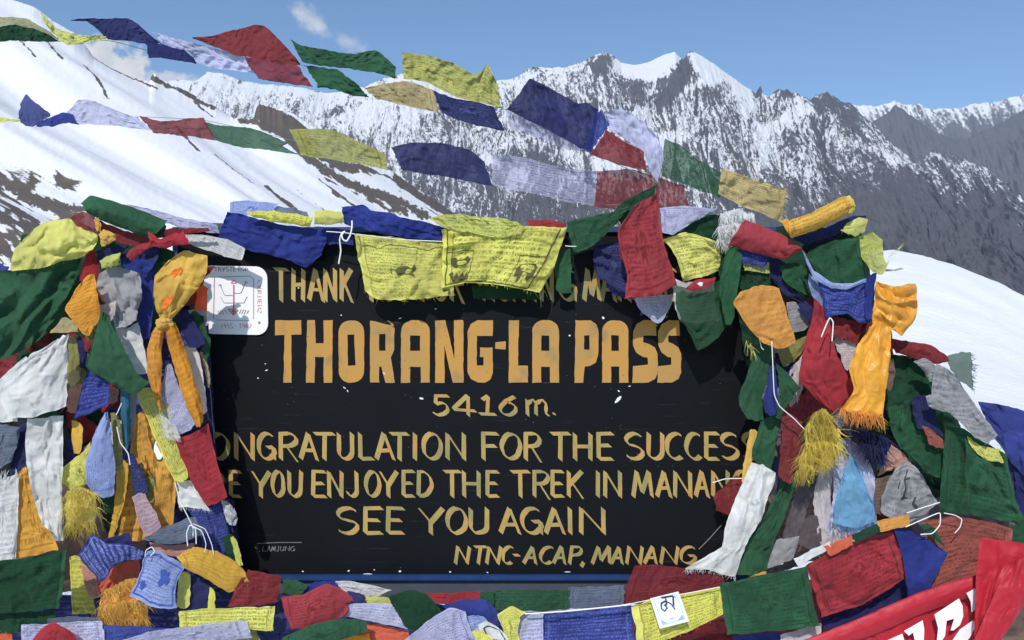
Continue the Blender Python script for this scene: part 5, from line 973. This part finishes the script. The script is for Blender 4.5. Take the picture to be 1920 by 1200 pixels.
# ---------------------------------------------------------------- strings of flags below the sign
build_flags('''
S|ye.d|9|yellow printed flag carrying a small white card|1182,1137 1222,1125 1280,1113 1352,1102/1190,1166 1230,1156 1292,1142 1354,1124/1196,1222 1240,1204 1300,1181 1357,1150|N=11 k=.6 fig=0 hem=l
S|gn.t|9.6|green printed flag right of the card bearing flag|1350,1094 1430,1078 1512,1061/1356,1140 1434,1128 1522,1112/1364,1190 1440,1185 1535,1173|N=13 k=.7 hem=r
S|rd.t|9.2|red printed flag with dark frame at lower right|1511,1061 1600,1016 1676,997/1526,1106 1608,1074 1690,1040/1541,1157 1620,1132 1702,1082|N=12 k=.7 id=redprint
S|nv|7.6|navy flag hidden behind the red printed flag|1536,1150 1620,1120 1704,1074/1540,1164 1624,1138 1706,1100/1546,1182 1626,1158 1708,1122|k=.8
S|bl|9.6|blue flag folded to a triangle right of the red printed flag|1675,993 1692,989 1712,997/1688,1030 1730,1012 1776,1036/1696,1070 1730,1068 1762,1066/1702,1120 1720,1117 1740,1108|k=.9
S|rw.d|7|brick red printed flag behind the blue triangle|1728,976 1790,968 1840,975 1898,992/1738,1010 1800,1006 1846,1012 1896,1026/1742,1062 1796,1056 1846,1052 1890,1056/1742,1114 1800,1090 1846,1080 1886,1086|N=13 k=.7 fig=0
S|gn|8.2|small green corner behind the blue triangle|1722,984 1738,982 1752,990/1738,1000 1750,1002 1764,1010/1752,1012 1764,1020 1776,1030|k=.6
S|gn|6.6|green cloth end at the right edge above the red banner|1892,984 1910,985 1940,985/1894,1002 1912,1003 1940,1004/1895,1018 1914,1018 1940,1020|k=.6
S|wh|10|white folded flag end on the lower string|1489,1047 1520,1032 1555,1014/1491,1053 1522,1039 1557,1022/1494,1060 1524,1046 1558,1029|k=.4
S|or_|10|orange red folded flag end on the lower string|1545,1025 1570,1014 1596,1004/1550,1034 1572,1024 1598,1014/1556,1044 1576,1034 1600,1022|k=.5
S|dg|10|dark green folded flag end on the lower string|1598,1004 1620,992 1644,981/1602,1011 1622,1001 1646,990/1605,1018 1625,1008 1648,998|k=.4
S|og.d|10.2|orange printed flag end beside the blue triangle|1644,978 1672,971 1704,965/1648,988 1674,982 1705,976/1652,998 1676,992 1706,986|N=4 k=.5
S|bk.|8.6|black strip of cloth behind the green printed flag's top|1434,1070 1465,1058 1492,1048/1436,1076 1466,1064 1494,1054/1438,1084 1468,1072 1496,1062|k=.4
S|og|9|thin orange edge left of the black strip|1400,1084 1416,1077 1436,1071/1402,1088 1418,1082 1437,1076/1404,1092 1420,1087 1438,1082|k=.3
S|rd|7|red scrap showing under the card bearing flag|1292,1172 1316,1166 1342,1164/1296,1180 1318,1176 1342,1172/1300,1190 1320,1186 1342,1180|k=.8
S|bl|7|blue scrap under the green printed flag|1376,1192 1420,1188 1462,1186/1376,1202 1420,1200 1464,1198/1376,1220 1420,1220 1466,1216|k=.8
S|wp|8|whitish scrap between green flag and red banner|1462,1190 1500,1180 1540,1168/1464,1200 1502,1192 1540,1180/1466,1210 1504,1204 1540,1194|k=.9
S|bl.d|8|blue faded printed flag under the white cord|1018,1150 1100,1143 1184,1134/1016,1178 1100,1174 1188,1166/1014,1222 1100,1218 1194,1214|N=9 k=.7
S|gb.d|5|slate blue printed flag below the blue frame|1066,1102 1115,1100 1170,1096/1066,1120 1116,1118 1170,1114/1066,1142 1116,1140 1170,1136|N=6 k=.5
S|gn.d|5|long faded green printed flag under the blue frame|900,1112 950,1106 1010,1105 1070,1106/903,1124 950,1122 1010,1122 1069,1124/906,1142 950,1146 1010,1146 1068,1142|N=6 k=.6
S|gn|5.4|pale green flag end left of the long faded green one|898,1114 910,1110 926,1108/900,1124 912,1122 926,1120/904,1136 914,1136 926,1134|k=.4
S|rd|5|red strip of cloth under the frame's middle|778,1110 840,1112 902,1108/784,1118 842,1121 902,1115/796,1128 842,1132 902,1124|k=.6
S|dg|9|dark green flag arched like a hood below the sign|728,1118 768,1105 800,1114 826,1142/742,1145 772,1138 802,1144 826,1150/758,1172 776,1182 802,1176 826,1152|k=.8 b=2
S|bl|8|dark blue flag arched right of the green hood|828,1136 870,1124 912,1124 936,1150/846,1146 880,1146 915,1150 936,1160/868,1152 894,1164 920,1178 934,1170|k=.8 b=2
S|li.ds|9.6|lilac grey flag covered in fine script arched at the bottom|758,1200 800,1166 842,1140 872,1146/768,1208 812,1190 848,1172 878,1166/780,1222 830,1218 868,1216 892,1200|N=14 k=1 fig=0 b=1.5
S|pb.d|9|lilac blue printed flag below the dark blue arch|862,1158 884,1154 906,1156/876,1172 898,1172 924,1180/886,1196 908,1198 932,1200|N=6 k=.6
S|wh|9.4|white flag with a dark printed frame at the bottom|896,1172 912,1164 936,1178/900,1184 920,1184 952,1196/904,1204 926,1206 960,1212|k=.5 id=wframe
S|ye|9.8|yellow triangle of cloth at the bottom edge|884,1184 896,1180 906,1186/890,1196 910,1196 930,1202/894,1216 916,1216 940,1216|k=.5
S|ye.t|9.2|yellow flag curled round at the bottom centre|932,1152 958,1137 986,1148/936,1166 956,1160 974,1160/944,1186 958,1190 972,1192/952,1212 966,1214 978,1212|k=1 b=1.5
S|li.d|8.4|lilac printed flag left of the blue faded one|962,1160 990,1154 1020,1150/964,1176 992,1174 1018,1172/972,1212 996,1212 1020,1210|N=7 k=.6
S|dr.t|9.6|dark red flag end at the left corner under the board|464,1068 498,1074 529,1080/446,1096 488,1102 524,1106/428,1139 480,1136 518,1130|k=.8 N=8
S|gn|6|small green flag right of the dark red end|528,1084 552,1088 578,1096/530,1098 550,1100 570,1108/530,1116 548,1116 562,1118|k=.6
S|wh|5|white ruffled cloth below the frame at left|606,1092 660,1090 735,1106/618,1100 668,1102 725,1110/640,1108 680,1116 712,1118|k=1.8 st=c
S|bl|5.6|blue cloth curving behind the red arched flag|552,1114 586,1092 628,1088/556,1120 592,1104 632,1098/560,1126 598,1114 640,1110|k=.8
S|rd.t|9.2|red printed flag arched below the board's left half|527,1119 570,1113 612,1095 650,1110 663,1127/534,1148 578,1142 618,1126 652,1132/545,1180 582,1176 630,1162 652,1149|N=9 k=.7 b=2
S|nv|8|navy cloth left of the red arched flag|512,1140 524,1124 532,1118/512,1160 526,1154 540,1150/508,1194 526,1188 546,1178|k=.8
S|ye.d|10|long yellow printed flag at the lower left|335,1146 400,1141 516,1136/336,1160 402,1158 514,1158/337,1176 402,1177 512,1183|N=5 k=.5 fig=0
S|li.t|8.8|pale lilac printed flag right of the red arched one|654,1132 700,1131 756,1135/650,1144 702,1148 760,1156/646,1156 700,1167 764,1179|N=6 k=.7 fig=0
S|lm|7.4|lime cloth tucked behind the green hood|684,1116 716,1118 752,1120/686,1124 716,1128 750,1130/690,1134 718,1136 748,1138|k=.8
S|nv|6.8|navy cloth between red arched flag and lime cloth|650,1108 674,1112 698,1124/654,1118 676,1124 694,1130/660,1128 678,1134 690,1136|k=.6
S|gn|9.8|green flag along the bottom edge|528,1196 590,1170 640,1160 687,1164/528,1206 592,1188 645,1176 688,1172/528,1224 596,1214 650,1196 690,1182|k=.7 b=1
S|or_|8|orange red flag along the bottom edge|688,1168 726,1174 766,1182/640,1192 700,1188 768,1192/630,1216 700,1216 772,1216|k=.9
S|og|8.4|orange scrap at the bottom beside the green flag|636,1196 666,1192 692,1188/634,1204 668,1202 694,1198/632,1218 668,1218 696,1216|k=.8
S|dg.t|9|dark green printed flag at the lower left edge|-25,1054 60,1044 126,1030/-25,1086 58,1080 122,1072/-25,1116 55,1114 118,1108/-25,1152 50,1146 112,1140|N=12 k=.7 hem=r hc=gn
S|dg|8|dark green cloth hanging below the lower left printed flag|-25,1150 40,1146 104,1144/-25,1166 40,1164 104,1160/-25,1190 40,1186 104,1176|k=.8
S|gb.s|8.4|grey blue sheer flag under the lower left green flag|88,1160 140,1156 186,1158/90,1168 140,1166 190,1170/92,1178 140,1180 194,1184|k=.6
S|li.d|8.8|pale lilac flag behind the dark red dome|40,1172 110,1168 190,1164/40,1186 110,1184 194,1180/40,1212 110,1212 198,1208|N=6 k=.7
S|rd|10|dark red dome shaped flag at the bottom left|52,1214 74,1182 102,1167 130,1182 156,1214/66,1214 84,1194 104,1184 126,1194 146,1214/80,1216 92,1206 106,1202 120,1206 134,1216|k=.7 b=2
S|or_|8|small orange red flag at the bottom left corner|-25,1182 0,1182 22,1188/-25,1194 0,1196 22,1198/-25,1214 0,1214 24,1214|k=.6
S|bl|8.6|blue flag along the bottom left|184,1172 260,1174 340,1178/186,1188 258,1190 330,1192/190,1214 256,1214 320,1214|k=.8
S|li.s|10.2|grey lilac cloth lying over the bottom left|222,1202 290,1182 380,1170 462,1162/226,1208 300,1194 384,1186 466,1176/230,1220 310,1212 390,1206 472,1196|k=1.1
S|ol|8.8|brownish cloth below the grey lilac one|330,1200 400,1188 480,1180/334,1206 402,1200 486,1196/340,1222 406,1220 494,1218|k=.8
S|nv|7|dark blue cloth behind the long yellow printed flag|440,1176 480,1180 522,1172/442,1190 484,1194 526,1188/446,1214 486,1214 528,1210|k=.7
''')
''
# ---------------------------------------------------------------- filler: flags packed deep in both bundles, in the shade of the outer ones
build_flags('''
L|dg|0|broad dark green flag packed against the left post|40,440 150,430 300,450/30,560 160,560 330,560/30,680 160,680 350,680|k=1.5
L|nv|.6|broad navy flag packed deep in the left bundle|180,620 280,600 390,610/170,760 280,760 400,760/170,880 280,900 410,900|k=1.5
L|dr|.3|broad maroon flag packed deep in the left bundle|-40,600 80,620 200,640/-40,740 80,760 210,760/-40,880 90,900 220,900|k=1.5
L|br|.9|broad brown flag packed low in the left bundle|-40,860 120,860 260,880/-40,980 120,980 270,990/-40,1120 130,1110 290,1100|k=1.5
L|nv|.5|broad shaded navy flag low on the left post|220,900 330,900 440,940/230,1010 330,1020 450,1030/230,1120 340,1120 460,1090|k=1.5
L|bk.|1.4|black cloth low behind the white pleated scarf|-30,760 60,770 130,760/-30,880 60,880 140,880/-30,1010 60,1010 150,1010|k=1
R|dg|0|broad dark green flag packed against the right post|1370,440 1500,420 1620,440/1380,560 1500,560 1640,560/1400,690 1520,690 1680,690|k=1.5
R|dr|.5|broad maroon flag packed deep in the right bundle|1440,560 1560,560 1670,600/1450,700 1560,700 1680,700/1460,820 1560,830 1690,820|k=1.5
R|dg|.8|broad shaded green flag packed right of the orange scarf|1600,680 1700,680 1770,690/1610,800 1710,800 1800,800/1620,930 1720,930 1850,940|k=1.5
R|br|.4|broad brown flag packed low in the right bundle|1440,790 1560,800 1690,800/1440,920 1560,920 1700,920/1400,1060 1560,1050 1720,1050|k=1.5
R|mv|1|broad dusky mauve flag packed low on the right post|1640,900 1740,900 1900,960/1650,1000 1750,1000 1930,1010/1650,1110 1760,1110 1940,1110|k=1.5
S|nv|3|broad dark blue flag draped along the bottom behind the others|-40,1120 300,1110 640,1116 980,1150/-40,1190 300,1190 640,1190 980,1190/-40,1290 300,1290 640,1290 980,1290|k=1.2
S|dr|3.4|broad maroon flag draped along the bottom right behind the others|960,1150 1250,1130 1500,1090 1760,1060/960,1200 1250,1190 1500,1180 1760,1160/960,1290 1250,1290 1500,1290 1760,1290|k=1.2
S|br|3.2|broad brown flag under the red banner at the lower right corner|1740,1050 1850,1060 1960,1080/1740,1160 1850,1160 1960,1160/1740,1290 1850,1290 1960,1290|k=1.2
''')
# crumpled scraps peeping out behind the outer flags
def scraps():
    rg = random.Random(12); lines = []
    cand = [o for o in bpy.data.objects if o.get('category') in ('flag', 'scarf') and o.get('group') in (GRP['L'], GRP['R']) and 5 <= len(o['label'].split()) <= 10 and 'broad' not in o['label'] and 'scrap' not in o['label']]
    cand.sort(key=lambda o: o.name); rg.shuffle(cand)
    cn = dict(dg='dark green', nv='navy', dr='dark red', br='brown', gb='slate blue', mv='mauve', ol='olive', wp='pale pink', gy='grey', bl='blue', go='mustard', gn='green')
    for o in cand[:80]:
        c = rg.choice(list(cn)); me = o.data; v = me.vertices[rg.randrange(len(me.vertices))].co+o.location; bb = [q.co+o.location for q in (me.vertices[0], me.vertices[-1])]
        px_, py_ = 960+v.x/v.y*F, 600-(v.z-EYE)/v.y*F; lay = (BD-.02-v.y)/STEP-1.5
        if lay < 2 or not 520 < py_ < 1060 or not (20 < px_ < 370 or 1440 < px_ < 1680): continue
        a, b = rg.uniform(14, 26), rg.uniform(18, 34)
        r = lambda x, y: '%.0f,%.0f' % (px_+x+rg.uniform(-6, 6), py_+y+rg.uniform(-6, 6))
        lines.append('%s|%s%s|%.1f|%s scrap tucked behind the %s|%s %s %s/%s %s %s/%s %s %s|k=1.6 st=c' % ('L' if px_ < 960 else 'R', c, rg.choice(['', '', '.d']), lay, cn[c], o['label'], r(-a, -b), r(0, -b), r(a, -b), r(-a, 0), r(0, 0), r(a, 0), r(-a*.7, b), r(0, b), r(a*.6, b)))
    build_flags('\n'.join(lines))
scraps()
# ---------------------------------------------------------------- prints that can be told apart
def motif(key, strokes, areas, mat, asp=1.0, name='printed_motif'):
    ob, W = BYK[key]; mb = MB()
    for s, wd in strokes: stroke_on(mb, W, pts(s), wd, asp=asp)
    if mb.v: mb.build(name, mat, ob)
    for s in areas: mb = MB(); area_on(mb, W, pts(s)); mb.build(name, mat, ob)
m_wprint = plain('white_flag_print', (.62, .63, .68), .8, .2, 60, .1); m_bprint = plain('dark_flag_print', (.05, .05, .06), .8, .4, 60, .1); m_blprint = plain('blue_flag_print', (.05, .09, .34), .8, .4, 60, .1); m_oprint = plain('orange_flag_print', (.72, .17, .03), .8, .25, 40, .1)
motif('swing', [('.05,.12 .95,.10 .93,.92 .08,.90 .05,.12', .02)], ['.50,.30 .58,.24 .66,.28 .72,.22 .74,.34 .80,.40 .74,.52 .66,.50 .60,.58 .52,.52 .56,.42', '.12,.62 .20,.58 .24,.68 .20,.82 .14,.78'], m_blprint)
motif('ohead', [], ['.30,.28 .36,.22 .44,.26 .50,.22 .56,.28 .52,.36 .44,.34 .38,.40', '.22,.72 .30,.64 .34,.70 .42,.62 .46,.70 .40,.78 .34,.76 .28,.84 .20,.80'], m_oprint)
motif('oval', [], ['.38,.30 .52,.25 .60,.45 .55,.75 .42,.72'], m_wprint)
motif('script', [('.50,.15 .42,.30 .46,.45 .36,.60', .05), ('.42,.32 .58,.26', .04), ('.66,.62 .60,.74 .66,.84', .04), ('.40,.56 .50,.60', .03), ('.30,.30 .28,.44', .02)], [], m_bprint)
motif('wframe', [('.18,.25 .85,.22 .82,.85 .2,.8 .18,.25', .05)], [], m_bprint)
motif('redprint', [('.10,.10 .90,.08 .90,.92 .12,.90 .10,.10', .012)], [], plain('red_flag_print', (.12, .02, .03), .8))
# round white label under the yellow strip
mb = MB(); k = 18; ring = [P(298+13*math.cos(2*math.pi*i/k)*.75, 842+20*math.sin(2*math.pi*i/k), BD-.02-STEP*5.2) for i in range(k)]; mb.poly(ring)
props(mb.build('round_label', plain('white_label', (.8, .8, .78), .5), smooth=False, center=True), 'round white label with a dark rim on the orange silk', 'label')
rl = bpy.data.objects['round_label']; mb = MB(); rim = [P(298+14.6*math.cos(2*math.pi*i/k)*.75, 842+21.6*math.sin(2*math.pi*i/k), BD-.02-STEP*5.19) for i in range(k)]; mb.tube(rim+[rim[0]], .0022, 5); mb.build('rim', plain('dark_green_rim', (.03, .07, .05), .6), rl)
# card pinned on the yellow flag: white, one black letter, grey corner ornaments
cd = bpy.data.objects.new('card', None); COL.objects.link(cd); cl = 10.1
CW = lambda x, y, l=0: P(x, y, BD-.02-STEP*cl-l)
cd.location = CW(1254, 1146); props(cd, 'small white card with one black letter pinned on the yellow flag', 'card')
q4 = [(1219, 1122), (1272, 1109), (1292, 1165), (1237, 1179)]
mb = MB(); mb.poly([CW(*q, .002) for q in q4][::-1])
for a, b in zip(q4, q4[1:]+q4[:1]): mb.face([CW(*a, .002), CW(*b, .002), CW(*b), CW(*a)])
mb.build('paper', plain('card_paper', (.74, .78, .84), .5, .04, 10), cd)
cf = lambda x, y, l: CW(x, y, .0022+l)
mb = MB()
for pth, wd in [('1240,1121 1262,1117', 4.6), ('1248,1121 1250,1132 1246,1136', 4), ('1248,1127 1240,1131 1240,1141 1246,1146 1251,1140 1247,1134', 3.8), ('1262,1117 1263,1136', 4.4), ('1250,1128 1258,1132 1266,1143', 3.4)]: brush(mb, pts(pth), cf, wd, 40, .6)
mb.build('black_letter', plain('card_ink', (.03, .04, .045), .6), cd)
mb = MB()
for pth in ['1226,1125 1268,1114', '1268,1114 1284,1160', '1284,1160 1243,1172', '1243,1172 1226,1125']: brush(mb, pts(pth), cf, .8, 40, .9)
for s in ['1242,1171 1240,1162 1246,1166 1252,1168', '1283,1160 1279,1152 1275,1158 1271,1163', '1266,1116 1268,1123 1262,1119']: mb.poly([cf(*q, .0003) for q in pts(s)])
brush(mb, pts('1255,1161 1265,1158'), cf, 1.6, 80, .6)
mb.build('grey_ornament', plain('card_grey_ink', (.36, .42, .50), .6), cd)
# ---------------------------------------------------------------- red vinyl banner with white letters
bn = bpy.data.objects.new('banner', None); COL.objects.link(bn); bn.location = P(1750, 1130, BD-.27); props(bn, 'red vinyl banner with big white letters rolled across the lower right corner', 'banner')
def vinyl():
    m, t = mat_new('red_vinyl'); tc = t.n('ShaderNodeTexCoord').outputs['Object']; n1 = t.noise(tc, 5, 3)
    b = t.n('ShaderNodeBsdfPrincipled', i_Base_Color=t.mix(n1, (.36, .013, .026), (.44, .018, .034)), i_Roughness=.52, i_Specular_IOR_Level=.3)
    bp = t.n('ShaderNodeBump', i_Height=t.noise(tc, 9, 2), i_Strength=.2); bp.inputs['Distance'].default_value = .012; t.put(b.inputs['Normal'], bp); out(t, b); return m
m_vin = vinyl(); m_bw = plain('banner_white_print', (.80, .74, .77), .35, .06, 30)
def bpart(name, rows, lay, mat=m_vin, **kw):
    W, uv = sheet([pts(r) for r in rows.split('/')], lay, jit=.4, **kw); link(name, grid_mesh(name, W, uv=uv), mat, bn); return W
bpart('rolled_hem', '1490,1206 1600,1164 1720,1112 1840,1074/1500,1216 1620,1176 1726,1132 1842,1092/1520,1226 1640,1190 1730,1150 1844,1112', 12, k=.5, rv=1.2, st='h')
W = bpart('lettered_face', '1560,1226 1640,1186 1730,1146 1846,1104/1580,1250 1660,1220 1750,1180 1850,1138/1600,1290 1680,1260 1770,1230 1856,1180', 11.6, k=.5)
bpart('upper_fold', '1838,1008 1870,1012 1935,1020/1834,1036 1874,1034 1935,1046/1830,1078 1864,1090 1896,1100/1828,1150 1850,1150 1872,1140/1826,1215 1834,1212 1842,1200', 13.4, k=.8, b=.6, st='h')
bpart('hanging_fold', '1902,1052 1920,1046 1940,1044/1876,1090 1905,1094 1940,1090/1852,1140 1880,1150 1920,1136/1824,1206 1846,1226 1880,1196', 14.2, k=.8, ru=1, st='h')
ib = lambda s: s  # letters as patches of white print on the lettered face, in photograph pixels, set 4 mm proud of it
mb = MB()
def wpatch(s):
    q = pts(s); mb.poly([P(x, y, BD-.02-STEP*11.6-.026) for x, y in q])
for s in ['1658,1203 1692,1188 1697,1206 1690,1203 1684,1210', '1695,1183 1730,1163 1733,1180 1732,1205 1716,1205 1712,1186 1704,1192', '1752,1152 1798,1122 1805,1136 1806,1156 1800,1172 1788,1182 1782,1182 1789,1160 1775,1164 1772,1192 1764,1205 1756,1205 1759,1178',
          '1812,1112 1828,1103 1832,1112 1832,1140 1822,1148 1820,1128', '1824,1163 1832,1170 1818,1196 1810,1205 1782,1206 1800,1180']: wpatch(s)
mb.build('white_lettering', m_bw, bn)
# ---------------------------------------------------------------- cords about the bundles
def tc(path, lay, r, label, mat=None): cord('cord', pts(path), lay, r, mat or m_cord, label, n=36)
tc('1540,632 1548,612 1556,596 1562,604 1560,640', 8, 0.0030, 'white cord end curling below the dark blue printed flag')
tc('1424,634 1428,652 1432,656', 6.4, 0.0021, 'short white cord end beside the orange printed flag')
tc('1447,640 1449,684 1452,740 1462,762 1490,786 1510,806 1545,814 1576,808', 7.2, .0024, 'long white cord looping from the bundled blue flag to the yellow silk')
tc('1700,962 1730,952 1762,942', 6.4, 0.0027, 'straight white cord above the blue triangle flag')
tc('1698,988 1735,972 1762,962 1762,984 1748,1000 1726,1002', 10.4, 0.0025, 'white cord loop over the blue triangle flag')
tc('1770,962 1790,966 1803,974 1800,988 1790,1000', 8.6, 0.0023, 'short curled white cord on the brick red flag')
tc('984,1151 1060,1146 1160,1136 1184,1132', 9.4, .0034, 'white cord of the flag string below the frame')
tc('1184,1132 1222,1124 1290,1112 1352,1100', 9.6, 0.0020, 'cord along the top of the card bearing flag')
tc('219,800 226,830 240,850 244,872', 9, 0.0024, 'thin white cord hanging beside the teal roll')
tc('228,756 222,770 218,778', 8.6, 0.0023, 'tiny white cord stub above the olive rope')
tc('328,905 338,940 352,968 362,990 362,1006', 9.2, 0.0023, 'white cord running down to the strings at lower left')
tc('352,1024 350,1000 356,985 366,990 368,1020', 9.8, 0.0025, 'white string loop above the mustard printed flag')
tc('360,986 378,996 386,1020 384,1036', 9.8, 0.0019, 'first white string end fanning right of the loop')
tc('362,982 384,992 396,1018 401,1040', 9.6, 0.0018, 'second white string end fanning right of the loop')
tc('272,1044 274,1032 284,1026 290,1034 282,1042', 10, 0.0020, 'small white string ring at the swinging printed flag')
tc('1336,905 1360,898 1392,897', 3, .0024, 'thin pale cord crossing the last word of the trek line')
tc('1352,985 1330,1010 1310,1030', 2, .0016, 'thin dark thread below the white scarf', m_dcord)
tc('386,700 394,730 398,780 402,830', 2, .0016, 'thin brown thread on the left of the board', m_dcord)
# loose threads at the ends of two flags
mb = MB(); strands(mb, [(1662, 488), (1690, 462)], (.6, -.6), 16, 14, width=.8, lay=4, seed=5); mb.build('fringe', cloth('lm'), BYK['arch'][0])
mb = MB(); strands(mb, [(1400, 640), (1416, 660)], (.1, 1), 22, 16, width=1.6, lay=5, seed=6); mb.build('fringe', cloth('lm'), BYK['orflag'][0])

# ---------------------------------------------------------------- thin mountain air
hz = MB(); hz.box((-13500, -60, -900), (13500, 15000, 2600))
m, t = mat_new('thin_air')
pv = t.n('ShaderNodeVolumePrincipled', i_Color=(.62, .74, .95), i_Density=3.1e-5); pv.inputs['Anisotropy'].default_value = 0.0
t.t.links.new(pv.outputs[0], t.n('ShaderNodeOutputMaterial').inputs['Volume'])
props(hz.build('haze', m), 'thin blue air between the sign and the far mountains', 'haze', kind='stuff')
